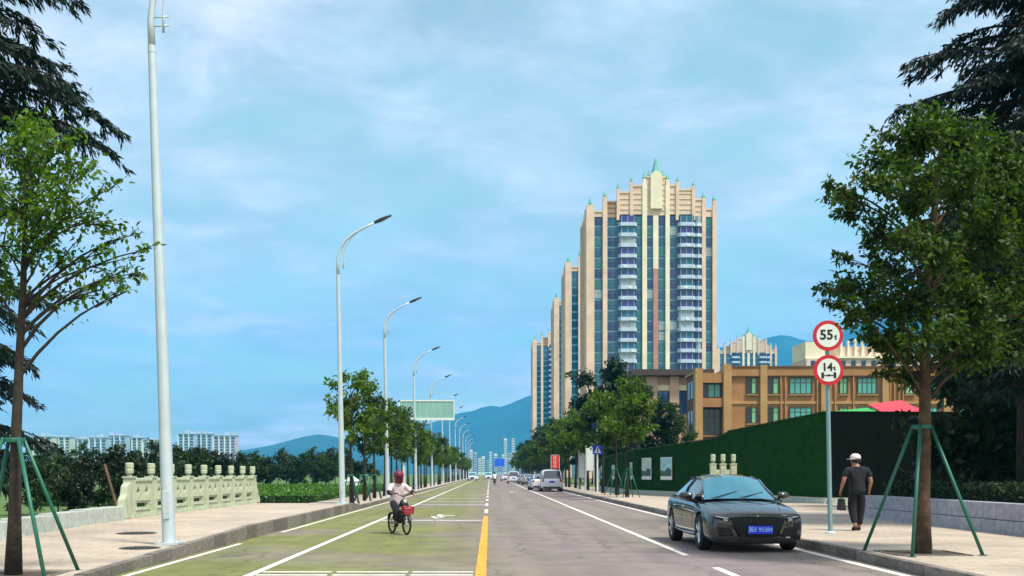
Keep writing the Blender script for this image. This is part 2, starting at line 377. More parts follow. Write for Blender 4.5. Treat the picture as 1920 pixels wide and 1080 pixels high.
def paving_material():
    m = bpy.data.materials.new('pale_paving'); m.use_nodes = True; nt = m.node_tree; b = nt.nodes['Principled BSDF']; L = nt.links
    t = nt.nodes.new('ShaderNodeTexCoord')
    br = nt.nodes.new('ShaderNodeTexBrick'); br.inputs['Scale'].default_value = 1.0; br.inputs['Brick Width'].default_value = 0.6; br.inputs['Row Height'].default_value = 0.3
    br.inputs['Mortar Size'].default_value = 0.008; br.inputs['Bias'].default_value = 0.0
    br.inputs['Color1'].default_value = (0.49, 0.40, 0.31, 1); br.inputs['Color2'].default_value = (0.42, 0.35, 0.28, 1); br.inputs['Mortar'].default_value = (0.22, 0.18, 0.14, 1)
    L.new(t.outputs['Object'], br.inputs['Vector'])
    n = nt.nodes.new('ShaderNodeTexNoise'); n.inputs['Scale'].default_value = 0.55; n.inputs['Detail'].default_value = 8; n.inputs['Roughness'].default_value = 0.65; L.new(t.outputs['Object'], n.inputs['Vector'])
    r = nt.nodes.new('ShaderNodeMapRange'); r.inputs[1].default_value = 0.3; r.inputs[2].default_value = 0.7; r.inputs[3].default_value = 0.74; r.inputs[4].default_value = 1.16; L.new(n.outputs['Fac'], r.inputs[0])
    sc = nt.nodes.new('ShaderNodeVectorMath'); sc.operation = 'SCALE'; L.new(br.outputs['Color'], sc.inputs[0]); L.new(r.outputs[0], sc.inputs['Scale']); L.new(sc.outputs[0], b.inputs['Base Color'])
    b.inputs['Roughness'].default_value = 0.85
    bp = nt.nodes.new('ShaderNodeBump'); bp.inputs['Strength'].default_value = 0.5; bp.inputs['Distance'].default_value = 0.01; L.new(br.outputs['Fac'], bp.inputs['Height']); bp.invert = True; L.new(bp.outputs[0], b.inputs['Normal'])
    return m
M_conc = paving_material()

# ------------------------------------------------------------------ the setting
def struct(name, mb, m, smooth=False):
    o = mb.build(name, m, smooth=smooth); o['kind'] = 'structure'; return o

KL, KR = -5.42, 6.22                  # faces of the left and right kerbs
def hL(y):                            # level of the left pavement: it climbs onto a small bridge and comes down behind it
    if y < 15: return 0.10
    if y < 26: return 0.10 + 0.18 * (y - 15) / 11
    if y < 45: return 0.28
    if y < 48: return 0.28 - 0.15 * (y - 45) / 3
    return 0.13
HR = 0.15

mb = MB(); mb.quad((-7800, -450, -0.12), (7800, -450, -0.12), (7800, 8600, -0.12), (-7800, 8600, -0.12)); struct('ground', mb, M_grass)
mb = MB()
ys = [-30] + list(range(0, 60, 3)) + [80, 120, 200, 400, 900]
for a, b in zip(ys[:-1], ys[1:]): mb.quad((KL - 0.1, a, 0), (KR + 0.1, a, 0), (KR + 0.1, b, 0), (KL - 0.1, b, 0))
struct('road', mb, M_road)
mb = MB()
ys = [-10, 5, 10, 15] + [15 + i for i in range(1, 12)] + [30, 35, 40, 45, 46, 47, 48, 60, 90, 150, 400, 900]
for a, b in zip(ys[:-1], ys[1:]):
    za, zb = hL(a), hL(b); xo = -9.85 if b <= 48 else -8.2
    mb.quad((xo, a, za), (KL - 0.14, a, za), (KL - 0.14, b, zb), (xo, b, zb))
    mb.quad((xo, b, zb), (xo, b, -0.12), (xo, a, -0.12), (xo, a, za))
struct('pavement_left', mb, M_conc)
mb = MB()
for a, b, x1 in [(-10, 20, 11.4), (20, 45, 14), (45, 75, 16), (75, 900, 10.2)]:
    mb.quad((KR + 0.14, a, HR), (x1, a, HR), (x1, b, HR), (KR + 0.14, b, HR))
struct('pavement_right', mb, M_conc)

nt = M_kerb.node_tree; oi = nt.nodes.new('ShaderNodeObjectInfo'); mr_ = nt.nodes.new('ShaderNodeMapRange'); mr_.inputs[3].default_value = 0.72; mr_.inputs[4].default_value = 1.3
bs = nt.nodes['Principled BSDF']; src = bs.inputs['Base Color'].links[0].from_socket; vs_ = nt.nodes.new('ShaderNodeVectorMath'); vs_.operation = 'SCALE'
nt.links.new(oi.outputs['Random'], mr_.inputs[0]); nt.links.new(src, vs_.inputs[0]); nt.links.new(mr_.outputs[0], vs_.inputs['Scale']); nt.links.new(vs_.outputs[0], bs.inputs['Base Color'])
# kerbs: single stones near by, one run beyond
kb = MB(); kb.box(-0.08, 0.08, 0.010, 0.990, -0.1, 1.0)
bm_me = kb.mesh('kerb_stone', M_kerb)
for side in (-1, 1):
    e = thing('kerb_left' if side < 0 else 'kerb_right', None, None); e['kind'] = 'structure'
    x = KL - 0.07 if side < 0 else KR + 0.07
    rnd = random.Random(side + 5)
    for i in range(8, 78):
        h = (hL(i + 0.5) if side < 0 else HR) + 0.012
        o = add('kerb_stone', bm_me, e, (x + rnd.uniform(-0.006, 0.006), i, 0), (0, (hL(i) - hL(i + 1)) * 0, rnd.uniform(-0.003, 0.003)), (1, 1, h + rnd.uniform(-0.004, 0.004)))
        if side < 0 and 15 <= i <= 48: o.rotation_euler[0] = math.atan(hL(i + 1) - hL(i)) * 0.9
    kr = MB(); kr.box(-0.075, 0.075, 78, 900, -0.1, (0.142 if side < 0 else HR + 0.012)); kr.build('kerb_run', M_kerb, e, (x, 0, 0))

# painted markings (sheets 4 mm over the asphalt)
def mark(name, polys, m, z=0.004):
    mb = MB()
    for p in polys: mb.quad(*[(x, y, z) for x, y in p])
    return struct(name, mb, m)
def strip(x, w, a, b): return [(x - w / 2, a), (x + w / 2, a), (x + w / 2, b), (x - w / 2, b)]
def lanes(x, w, a, b, n, seed):     # worn line: width wavers a little
    r = random.Random(seed); out = []
    ys = [a + (b - a) * i / n for i in range(n + 1)]; ws = [w * r.uniform(0.88, 1.06) for _ in ys]
    for i in range(n): out.append([(x - ws[i] / 2, ys[i]), (x + ws[i] / 2, ys[i]), (x + ws[i + 1] / 2, ys[i + 1]), (x - ws[i + 1] / 2, ys[i + 1])])
    return out
mark('lane_line_left', lanes(-3.47, 0.13, 8, 420, 120, 1), M_white)
mark('edge_line_left', lanes(-5.22, 0.11, 8, 23.5, 12, 2) + lanes(-5.2, 0.10, 28, 420, 90, 3), M_white)
mark('lane_line_right', lanes(3.53, 0.13, 20.1, 420, 120, 4) + [strip(3.53, 0.13, 15.4, 17.5), strip(3.53, 0.13, 10.6, 13)], M_white)
mark('edge_line_right', lanes(5.97, 0.14, 8, 420, 120, 5), M_white)
mark('centre_line_yellow', lanes(-0.13, 0.16, 8, 38.6, 24, 6), M_yellow)
mark('centre_line_white', [strip(-0.13, 0.13, a, a + 4) for a in range(42, 330, 9)], M_white)
cross = []
for a, b in ((-3.38, -2.35), (-2.28, -1.22), (-1.15, -0.24)):
    cross += [[(a, 16.62), (b, 16.62), (b, 16.78), (a, 16.78)], [(a, 16.12), (b, 16.12), (b, 16.28), (a, 16.28)]]
for Y in (35.0, 52.6, 58.5, 66, 74, 83, 94):
    cross += [[(-3.38, Y), (-1.75, Y), (-1.75, Y + 0.32), (-3.38, Y + 0.32)], [(-1.7, Y), (-0.24, Y), (-0.24, Y + 0.32), (-1.7, Y + 0.32)]]
mark('slow_down_bars', cross, M_white)
def arrow(cx, y0):
    return [[(cx - .08, y0), (cx + .08, y0), (cx + .08, y0 + 2.6), (cx - .08, y0 + 2.6)],
            [(cx - .28, y0 + .9), (cx, y0 - 0.9), (cx + .28, y0 + .9)],
            [(cx + .08, y0 + 1.7), (cx + .55, y0 + 1.3), (cx + .55, y0 + 1.7), (cx + .08, y0 + 2.1)]]
mark('lane_arrow', arrow(-1.75, 37.3), M_white, 0.008)
mark('lane_arrow', arrow(1.75, 88), M_white, 0.008)

# mountains: ridges with real depth; their blue comes from the haze
M_hill = mat('wooded_hill', (0.018, 0.045, 0.020), 0.95, 0.4, 0.004, 0, 40)
def mountain(name, prof, Y, depth, seed):
    xs0 = [XW(p[0], Y) for p in prof]; zs0 = [ZW(p[1], Y) for p in prof]
    n = 130; X = np.linspace(xs0[0], xs0[-1], n); Zr = np.interp(X, xs0, zs0)
    rows = []
    for j in range(13):
        t = j / 6 - 1                              # -1 front foot .. 0 ridge .. 1 back foot
        row = []
        for i in range(n):
            k = 1 - abs(t); k = k ** 0.9
            wob = noise.fractal((X[i] / 420, t * 3.0 + seed, seed * 1.7), 1.0, 2.0, 5)
            z = Zr[i] * k * (1 + 0.22 * wob * (1 - k) * 2) + (10 * wob if abs(t) < 0.999 else 0)
            row.append((X[i] + t * 30 * wob, Y + t * depth, max(z, -20) if abs(t) < 0.999 else -20))
        rows.append(row)
    mb = MB(); mb.loft(rows); o = mb.build(name, M_hill, smooth=True); o['kind'] = 'structure'
mountain('mountain', [(640, 886), (740, 832), (793, 797), (825, 787), (857, 776), (889, 771), (908, 763), (925, 761), (942, 765), (961, 756), (995, 741),
                      (1060, 722), (1150, 700), (1250, 672), (1350, 652), (1420, 640), (1456, 629), (1480, 630), (1510, 641), (1550, 640), (1595, 612), (1700, 590), (1850, 560), (2100, 600), (2500, 700), (2900, 885)], 6200, 1500, 2)
mountain('mountain', [(-700, 880), (-200, 868), (100, 868), (330, 862), (468, 842), (521, 834), (562, 823), (599, 815), (631, 820), (700, 836), (780, 856), (900, 884)], 5200, 900, 5)

# the air
hz = bpy.data.materials.new('haze'); hz.use_nodes = True
hn = hz.node_tree; hn.nodes.remove(hn.nodes['Principled BSDF'])
pv = hn.nodes.new('ShaderNodeVolumePrincipled'); pv.inputs['Color'].default_value = (0.03, 0.47, 1.0, 1)
pv.inputs['Density'].default_value = 0.00014; pv.inputs['Anisotropy'].default_value = 0.0
hn.links.new(pv.outputs[0], hn.nodes['Material Output'].inputs['Volume'])
mb = MB(); mb.box(-8000, 8000, -500, 8900, -25, 1080)
tag(mb.build('haze', hz), 'thin blue haze over the whole valley', 'haze', kind='stuff')
# ------------------------------------------------------------------ high-rise towers along the right side
M_beige = mat('beige_render', (0.70, 0.52, 0.39), 0.85, 0.12, 0.25)
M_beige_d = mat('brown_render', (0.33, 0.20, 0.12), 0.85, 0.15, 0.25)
M_rosy = mat('rosy_render', (0.46, 0.22, 0.18), 0.85, 0.12, 0.25)
M_cream = mat('cream_render', (0.78, 0.70, 0.52), 0.85, 0.1, 0.25)
M_tglass = glass_mat('tower_glass', (0.008, 0.085, 0.15))
M_tglass2 = glass_mat('deep_tower_glass', (0.008, 0.030, 0.12))
M_span = mat('spandrel', (0.10, 0.22, 0.30), 0.5, 0.2, 0.3)
M_balc = mat('balcony_white', (0.44, 0.54, 0.66), 0.6, 0.1, 0.3)
M_copper = mat('verdigris', (0.10, 0.38, 0.30), 0.6, 0.2, 0.6)
FH, NF, F0 = 3.0, 25, 4
TW, TD = 37.2, 17.0
GL = [(2.3, 4.7, 0), (6.0, 9.1, 1), (14.4, 16.0, 0), (17.3, 19.1, 0), (20.6, 22.6, 0), (23.8, 26.0, 1), (34.1, 36.0, 0)]
PI_ = [(0.0, 2.3, 78.2), (4.7, 6.0, 80.5), (16.0, 17.3, 85.6), (22.6, 23.8, 85.4), (33.0, 34.1, 80.2), (36.0, 37.2, 79.4)]
BAY = [(9.1, 14.4, 1.5), (26.0, 31.0, 1.5), (31.0, 33.0, 0.8)]

def finial(mb, x, y, z, h, r): mb.lathe([(r, z), (r * 1.1, z + h * .25), (r * .75, z + h * .45), (r * .3, z + h * .75), (0.02, z + h)], 6, x, y)
def bay_poly(a, b, p, c=0.7): return [(a, 0.05), (a + 0.05, -p * 0.55), (a + c, -p), (b - c, -p), (b - 0.05, -p * 0.55), (b, 0.05)]

def make_tower(label, loc, detail, group):
    t = thing('apartment_tower', label, 'tower', loc, 0, group)
    mb = MB(); mb.box(0.2, TW - 0.2, 0.12, TD, 0, 75.0); mb.build('wall', M_span, t)
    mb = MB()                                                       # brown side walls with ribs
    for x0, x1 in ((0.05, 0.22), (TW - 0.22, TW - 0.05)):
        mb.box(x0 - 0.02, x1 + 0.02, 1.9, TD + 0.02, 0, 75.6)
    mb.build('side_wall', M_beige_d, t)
    for k, (ya, yb) in enumerate(((0.2, 1.8), (5.0, 6.2), (10.5, 11.7), (15.6, 17.2))):
        b = MB(); b.box(-0.35, 0.0, ya, yb, 0, 77.0 - 0.4 * k); b.build('side_pilaster', M_beige, t)
    for i, (a, b, h) in enumerate(PI_):
        p = MB(); p.box(a, b, -0.55, 1.4, 0, h - 1.5); p.box(a + .12, b - .12, -0.45, 1.3, h - 1.5, h)
        po = p.build('pilaster', M_beige if i not in (2, 3) else M_cream, t)
        f = MB(); finial(f, (a + b) / 2, 0.4, h, 2.0 if i else 2.4, 0.55); f.build('finial', M_copper, po)
    p = MB(); p.box(19.1, 20.6, -0.3, 1.0, 60, 75.2); p.build('pier', M_cream, t)
    p = MB(); p.box(19.15, 20.55, -0.28, 1.0, 0, 59.98); p.build('pier', M_rosy, t)
    # glass
    if detail:
        unit = MB(); unit.box(0, 1, -0.02, 0.16, 0, 1); 
        RW = random.Random(12); uv = [unit.mesh('window', m_) for m_ in (M_tglass, M_tglass2, glass_mat('violet_tower_glass', (0.03, 0.03, 0.16)), glass_mat('teal_tower_glass', (0.01, 0.16, 0.15)), mat('curtained_glass', (0.30, 0.36, 0.38), .15, .2, .5, coat=.6))]
        u = {0: [uv[0]] * 6 + [uv[3]] * 4 + [uv[1]] * 2 + [uv[4]], 1: [uv[1]] * 6 + [uv[2]] * 2 + [uv[0]] * 3 + [uv[4]]}
        fr = MB(); fr.box(0.485, 0.515, -0.06, 0.1, 0, 1); fr.box(0.0, 1.0, -0.05, 0.1, 0.70, 0.735)
        frm = fr.mesh('mullion', M_span)
        for (a, b, g) in GL:
            for f in range(F0, NF):
                w = add('window', RW.choice(u[g]), t, (a + .08, 0.02, f * FH + 0.55), (0, 0, 0), (b - a - .16, 1, 2.25))
                add('mullion', frm, w)
        for (a, b, p) in BAY:
            bal = MB(); bal.prism(bay_poly(a, b, p), 0.1, 1.05); bal.prism(bay_poly(a + .1, b - .1, p * .98, .68), 1.05, 1.12)
            bme = bal.mesh('balcony', M_balc)
            gl = MB(); gl.prism(bay_poly(a + .25, b - .25, p * .72, .6), 1.12, 3.1); gml = [gl.mesh('balcony_glass', m_) for m_ in (M_tglass2, M_tglass2, M_tglass, glass_mat('violet_tower_glass', (0.03, 0.03, 0.16)), mat('curtained_glass', (0.30, 0.36, 0.38)))]; acm = MB().box(0, .85, 0, .3, 0, .6).mesh('air_conditioner', M_signw)
            ml = MB()
            for xx in (a + .85, (a + b) / 2, b - .85) if b - a > 3 else ((a + b) / 2,): ml.box(xx - .05, xx + .05, -p * .76, -p * .70, 1.2, 2.98)
            mme = ml.mesh('mullion', M_balc)
            for f in range(F0, NF):
                o = add('balcony', bme, t, (0, 0, f * FH - 0.1)); gg = add('balcony_glass', RW.choice(gml), o); add('mullion', mme, o)
                if RW.random() < .35: add('air_conditioner', acm, o, (RW.uniform(a + .9, b - 1.6) if b - a > 3 else a + .5, -p - .28, .15))
    else:
        g1, bl, g2 = MB(), MB(), MB()
        for (a, b, g) in GL:
            for f in range(F0, NF): g1.box(a + .08, b - .08, 0.0, 0.18, f * FH + .55, f * FH + 2.8)
        for (a, b, p) in BAY:
            for f in range(F0, NF):
                bl.prism(bay_poly(a, b, p), f * FH - .1, f * FH + 1.08); g2.prism(bay_poly(a + .25, b - .25, p * .72, .6), f * FH + 1.08, f * FH + 2.9)
        tag(g1.build('window_bands', M_tglass, t), kind='stuff'); tag(bl.build('balcony_bands', M_balc, t), kind='stuff'); tag(g2.build('balcony_glazing', M_tglass2, t), kind='stuff')
    # stepped crown
    steps = [(6.0, 9.1, 74.6, 79.3, M_beige_d), (9.1, 12.9, 75.5, 82.0, M_beige), (12.9, 16.0, 75.5, 83.9, M_beige), (17.3, 22.6, 75.2, 86.4, M_beige),
             (23.8, 26.0, 75.5, 84.0, M_beige), (26.0, 30.6, 75.5, 82.8, M_beige), (30.6, 33.0, 75.0, 80.0, M_beige), (2.3, 4.7, 74.8, 76.6, M_beige), (34.1, 36.0, 74.8, 77.2, M_beige)]
    for (a, b, z0, z1, m) in steps:
        p = MB(); p.box(a, b, -0.2, 2.2, z0, z1 - .5); p.box(a - .06 if a > 3 else a, b + .06 if b < 35 else b, -0.42, 2.3, z1 - .5, z1)
        z = z0 + 1.3
        while z < z1 - 1.2: p.box(a + .15, b - .15, -0.34, -0.19, z, z + 0.35); z += 1.5
        p.build('parapet', m, t)
    for x, z in ((9.1, 82.0), (12.9, 83.9), (26.0, 84.0), (30.6, 82.8)):
        p = MB(); p.box(x - .45, x + .45, -0.6, .5, z0 - 1, z + .8); q = p.build('crown_pier', M_beige, t)
        f = MB(); finial(f, x, 0, z + .8, 1.7, .4); f.build('finial', M_copper, q)
    p = MB(); p.yprism([(18.3, 77), (21.6, 77), (21.6, 86.2)] + [(19.95 + 1.65 * math.cos(a), 86.2 + 1.5 * math.sin(a)) for a in [math.pi * i / 8 for i in range(1, 8)]] + [(18.3, 86.2)], -1.0, -0.15)
    p.build('crown_arch', M_cream, t)
    f = MB(); finial(f, 19.95, 0.6, 86.2, 6.0, 1.15); finial(f, 18.0, .4, 86.2, 2.4, .45); finial(f, 21.9, .4, 86.2, 2.4, .45); f.build('spire', M_copper, t)
    # penthouse block behind the crown
    p = MB(); p.box(11, 29, 5, 14, 75, 82); p.build('lift_house', M_beige_d, t)
    return t

TG = 'beige and glass high-rise towers on the right of the road'
make_tower('tallest-looking near beige and blue glass tower with stepped crown and green spire', (27.6, 320, 0), True, TG)
t2 = make_tower('second tower in the row, half hidden behind the nearest high-rise', (27.4, 406, 0), False, TG)
def tower_copy(label, loc, sc=1.0):
    c = copy_tree(t2); c['label'] = label; c.location = loc; c.scale = (sc, sc, sc); return c
tower_copy('third tower in the row, a narrow sliver beyond the second tower', (28.0, 488, 0))
tower_copy('farthest and lowest-looking tower in the row, standing against the blue mountain', (24.6, 640, 0))
tower_copy('distant stepped-crown tower above the brown building, right of the nearest high-rise', (178, 880, 0), 1.28)

# long cream block beyond the brown building (behind the round signs)
M_pale = mat('pale_pink_render', (0.62, 0.48, 0.40), 0.85, 0.12, 0.3)
t = thing('apartment_block', 'long pale pink block with railed roof behind the round signs', 'building', (0, 0, 0))
Yb = 300; xa, xb = XW(1512, Yb), XW(1760, Yb)
MB().box(xa, xb, Yb, Yb + 16, 0, ZW(672, Yb)).build('wall', M_pale, t)
MB().box(xa + 6, xb + 1, Yb - .6, Yb + 16.5, ZW(672, Yb), ZW(668, Yb)).build('cornice', M_cream, t)
MB().box(xa + .01, xa + 5.9, Yb + 1, Yb + 14, ZW(672, Yb), ZW(640, Yb)).build('stair_tower', M_cream, t)
MB().box(xa + 9, xb - 6, Yb + 2, Yb + 14, ZW(668, Yb), ZW(648, Yb)).build('upper_storey', M_pale, t)
for i in range(9):
    x = xa + 9.6 + i * 1.9; MB().box(x, x + 0.5, Yb + 1.4, Yb + 2.2, ZW(668, Yb), ZW(640 - (i % 3) * 3, Yb)).build('roof_pier', M_cream, t)
for i in range(12):
    x = xa + 1.2 + i * 2.7; MB().box(x, x + 1.2, Yb - .08, Yb + .1, ZW(686, Yb), ZW(676, Yb)).build('window', M_tglass2, t)

# ------------------------------------------------------------------ brown low-rise with pilasters
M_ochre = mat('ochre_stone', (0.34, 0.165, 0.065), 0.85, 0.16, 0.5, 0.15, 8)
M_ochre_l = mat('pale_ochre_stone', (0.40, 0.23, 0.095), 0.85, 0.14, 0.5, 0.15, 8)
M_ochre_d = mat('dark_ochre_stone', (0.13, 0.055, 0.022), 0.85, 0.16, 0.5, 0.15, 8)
M_wcy = glass_mat('cyan_window_glass', (0.09, 0.46, 0.42), 0.12)
M_wgr = glass_mat('green_window_glass', (0.20, 0.50, 0.26), 0.12)
M_wdk = glass_mat('dark_window_glass', (0.008, 0.02, 0.022), 0.08)
M_frame = mat('bronze_frame', (0.05, 0.035, 0.025), 0.5, 0.1)
Yb = 140; k = Yb / FPX
bx = XW(1304, Yb)
bt = thing('brown_building', 'ochre brown low-rise with pilasters and green-tinted windows above the turf hoarding', 'building', (bx, Yb, 0))
def lx(px): return (px - 1304) * k
def lz(py): return ZW(py, Yb)
top = lz(687)
MB().box(lx(1370), lx(1990), 0.5, 22, 0, top).build('wall', M_ochre, bt)
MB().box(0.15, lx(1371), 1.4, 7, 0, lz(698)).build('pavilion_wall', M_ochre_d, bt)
for a, b, z in ((1304, 1318, lz(690)), (1357, 1372, lz(683)), (1426, 1439, lz(684)), (1540, 1552, lz(684)), (1655, 1667, lz(684)), (1770, 1782, lz(684)), (1885, 1897, lz(684))):
    MB().box(lx(a), lx(b), 0.0, 1.5, 0, z).build('pilaster', M_ochre_l, bt)
for (a, b, z0, z1, y0) in ((1318, 1357, 717, 699, .25), (1318, 1357, 763, 746, .25), (1372, 1426, 705, 689, .15), (1439, 1540, 704, 688, .15), (1552, 1655, 704, 688, .15), (1667, 1770, 704, 688, .15), (1782, 1885, 704, 688, .15)):
    MB().box(lx(a) + .003, lx(b) - .003, y0, 1.45, lz(z0), lz(z1)).build('spandrel', M_ochre, bt)
for a, b in ((1372, 1426), (1439, 1540), (1552, 1655), (1667, 1770)):
    MB().box(lx(a) + .01, lx(b) - .01, 0.05, 0.6, lz(689), lz(686)).build('coping', M_ochre_d, bt)
for (a, b) in ((1372, 1426), (1439, 1540), (1552, 1655), (1667, 1770)):
    MB().box(lx(a) + .01, lx(b) - .01, 0.36, 0.55, lz(757), lz(752)).build('string_course', M_ochre_l, bt)
def bwin(a, b, y1, y0, m, dark=None, n=2, dep=0.5):
    x0, x1, z0, z1 = lx(a), lx(b), lz(y0), lz(y1)
    f = MB()
    for x in (x0, x1): f.box(x - .07, x + .07, dep - .16, dep + .2, z0 - .08, z1 + .08)
    for z in (z0, z1): f.box(x0 + .07, x1 - .07, dep - .15, dep + .2, z - .07, z + .07)
    for i in range(1, n): x = x0 + (x1 - x0) * i / n; f.box(x - .04, x + .04, dep - .10, dep + .1, z0, z1)
    f.box(x0, x1, dep - .08, dep + .1, z0 + (z1 - z0) * .68, z0 + (z1 - z0) * .72)
    fo = f.build('window', M_frame, bt)
    for i in range(n):
        xa_, xb_ = x0 + (x1 - x0) * i / n, x0 + (x1 - x0) * (i + 1) / n
        MB().box(xa_ + .04, xb_ - .04, dep - .05, dep + .05, z0, z1).build('pane', (M_wdk if dark is not None and i == dark else m), fo)
    MB().box(x0 - .15, x1 + .15, dep - .3, dep, z0 - .2, z0 - .08).build('sill', M_ochre_l, fo)
bwin(1320, 1355, 708, 744, M_wcy, 0, 3, 1.35); bwin(1322, 1355, 766, 815, M_wdk, None, 3, 1.35)
for y1, y0 in ((708, 738), (763, 793)):
    bwin(1402, 1420, y1, y0, M_wgr, 0); bwin(1441, 1462, y1, y0, M_wgr, 0); bwin(1482, 1524, y1, y0, M_wcy, None, 4); bwin(1576, 1591, y1, y0, M_wgr)
    bwin(1610, 1646, y1, y0, M_wcy, None, 4); bwin(1700, 1716, y1, y0, M_wgr); bwin(1735, 1760, y1, y0, M_wcy, None, 3); bwin(1800, 1850, y1, y0, M_wcy, None, 4)
# left flank bays
for z1, z0 in ((712, 745), (768, 812)):
    for y in (2.2, 4.3): MB().box(0.06, 0.2, y, y + 1.4, lz(z0), lz(z1)).build('window', M_wdk, bt)
MB().box(-0.1, 0.5, 1.55, 7.1, lz(700), lz(696)).build('cornice', M_ochre_l, bt)
# slender vertical fins between the right-hand windows
rnd = random.Random(4)
fin = MB(); fin.box(-.07, .07, -.12, .12, 0, 1); fme = fin.mesh('fin', mat('warm_timber', (0.48, 0.24, 0.08), 0.8, 0.3, 2))
px_ = 1466
while px_ < 1700:
    if not any(a - 3 < px_ < b + 3 for a, b in ((1480, 1526), (1540, 1552), (1574, 1593), (1608, 1648), (1655, 1667))):
        add('fin', fme, bt, (lx(px_), .36, lz(815)), (0, rnd.uniform(-.01, .01), 0), (1, 1, lz(704) - lz(815)))
    px_ += 8.5

# ------------------------------------------------------------------ pinkish building with flat dark eave, left of the brown one
Yb2 = 168; k2 = Yb2 / FPX
M_pink = mat('pink_stone', (0.60, 0.40, 0.28), 0.85, 0.12, 0.5)
M_wbl = glass_mat('blue_window_glass', (0.012, 0.13, 0.42), 0.1)
pt = thing('pink_building', 'pinkish stone building with dark flat eave and tall blue windows behind the roadside trees', 'building', (XW(1190, Yb2), Yb2, 0))
def mx_(px): return (px - 1190) * k2
def mz(py): return ZW(py, Yb2)
MB().box(0, mx_(1330), 0.6, 16, 0, mz(706)).build('wall', M_pink, pt)
MB().box(-1, mx_(1330) + .4, -1.6, 16.8, mz(705), mz(694)).build('eave', M_frame, pt)
for a, b in ((1212, 1232), (1256, 1273), (1290, 1300)): MB().box(mx_(a), mx_(b), -.2, .7, 0, mz(706)).build('pilaster', M_pink, pt)
for a, b in ((1232, 1256), (1273, 1290)): MB().box(mx_(a) + .01, mx_(b) - .01, .2, .7, mz(732), mz(722)).build('lintel', M_cream, pt)
for a, b, y1, y0, m in ((1234, 1254, 734, 772, M_wbl), (1275, 1288, 730, 776, M_wbl), (1196, 1209, 736, 764, M_signw)):
    w = MB(); x0, x1 = mx_(a), mx_(b)
    for x in (x0, (x0 + x1) / 2, x1): w.box(x - .07, x + .07, .4, .7, mz(y0), mz(y1))
    wo = w.build('window', M_frame, pt)
    MB().box(x0 + .07, (x0 + x1) / 2 - .07, .5, .66, mz(y0), mz(y1)).build('pane', m, wo); MB().box((x0 + x1) / 2 + .07, x1 - .07, .5, .66, mz(y0), mz(y1)).build('pane', m, wo)

# ------------------------------------------------------------------ far apartment slabs on the left
M_slab = [mat('slab_green_white', (0.52, 0.58, 0.46), 0.8, 0.1, 0.05), mat('slab_blue_grey', (0.36, 0.48, 0.58), 0.8, 0.1, 0.05), mat('slab_lilac', (0.50, 0.46, 0.58), 0.8, 0.1, 0.05)]
M_slabw = glass_mat('slab_window', (0.05, 0.12, 0.15), 0.15)
def slab(a, b, ytop, Y, mi, label, name='apartment_block'):
    x0, x1, z = XW(a, Y), XW(b, Y), ZW(ytop, Y)
    t = thing(name, label, 'building', (x0, Y, 0), 0, 'distant apartment slabs on the left'); w = x1 - x0
    MB().box(0, w, 0, 14, -1, z).build('wall', M_slab[mi], t)
    n = max(3, int(w / 5.5)); wb = MB(); rb = MB()
    for i in range(n):
        xa = w * (i + .22) / n; xb = w * (i + .78) / n
        for f in range(3, int(z // 3)): wb.box(xa, xb, -.25, .1, f * 3 + .7, f * 3 + 2.5)
        rb.box(w * i / n - .5, w * i / n + .5, -1.1, .2, 0, z + .5)
    tag(wb.build('window_grid', M_slabw, t), kind='stuff'); rb.build('ribs', M_signw, t)
    r = MB(); q = random.Random(int(a))
    for i in range(n): 
        if q.random() < .7: r.box(w * (i + .1) / n, w * (i + .9) / n, 2, 11, z, z + q.uniform(1.5, 4.5))
    r.box(-.6, w + .6, -1.3, 14.5, z + .003, z + .9); r.build('roof', M_slab[1], t)
L_ = ['leftmost pale green far slab, partly behind the drooping conifer', 'second far slab from the left, pale green with flat roof', 'narrow blue-roofed far slab just right of the pale gap', 'blue-green far slab with stepped roof above dark bushes',
      'far slab with bluest stepped roof in the left group', 'whitish far slab above the first stone posts', 'last far slab of the left group, next to the tall lamp post', 'blue-grey far slab immediately right of the tall lamp post', 'blue-grey far slab in the middle of the group right of the lamp post', 'lilac far slab closest to the blue hill']
for i, (a, b, y) in enumerate(((62, 97, 819), (99, 132, 820), (136, 165, 824), (167, 200, 821), (203, 236, 817), (238, 266, 821), (268, 300, 825), (334, 364, 814), (366, 398, 814), (400, 442, 817))):
    slab(a, b, y, 1150 + (i % 3) * 18, (0, 0, 1, 1, 1, 0, 0, 1, 1, 2)[i], L_[i])

# far town at the end of the road
rnd = random.Random(11)
for i in range(18):
    px = 846 + i * 7.2 + rnd.uniform(-2, 2); y = 852 + rnd.uniform(-9, 10)
    if i in (14, 16): y = 822
    Y = 1500 + rnd.uniform(-150, 250); w = rnd.uniform(5, 7.5)
    x0, x1, z = XW(px, Y), XW(px + w, Y), ZW(y, Y)
    t = thing('town_block', ('taller slim block' if i in (14, 16) else 'small white block') + ' of the hazy town at the far end of the road', 'building', (x0, Y, 0), 0, 'hazy town at the end of the road' if i not in (14, 16) else 'taller blocks of the hazy town')
    MB().box(0, x1 - x0, 0, 10, -1, z).build('wall', M_signw if i % 3 else M_slab[1], t)
    wb = MB(); n = 3
    for j in range(n):
        for f in range(1, int(z // 3.2)): wb.box((x1 - x0) * (j + .2) / n, (x1 - x0) * (j + .8) / n, -.2, .1, f * 3.2 + .8, f * 3.2 + 2.6)
    if wb.v: tag(wb.build('window_grid', M_slabw, t), kind='stuff')
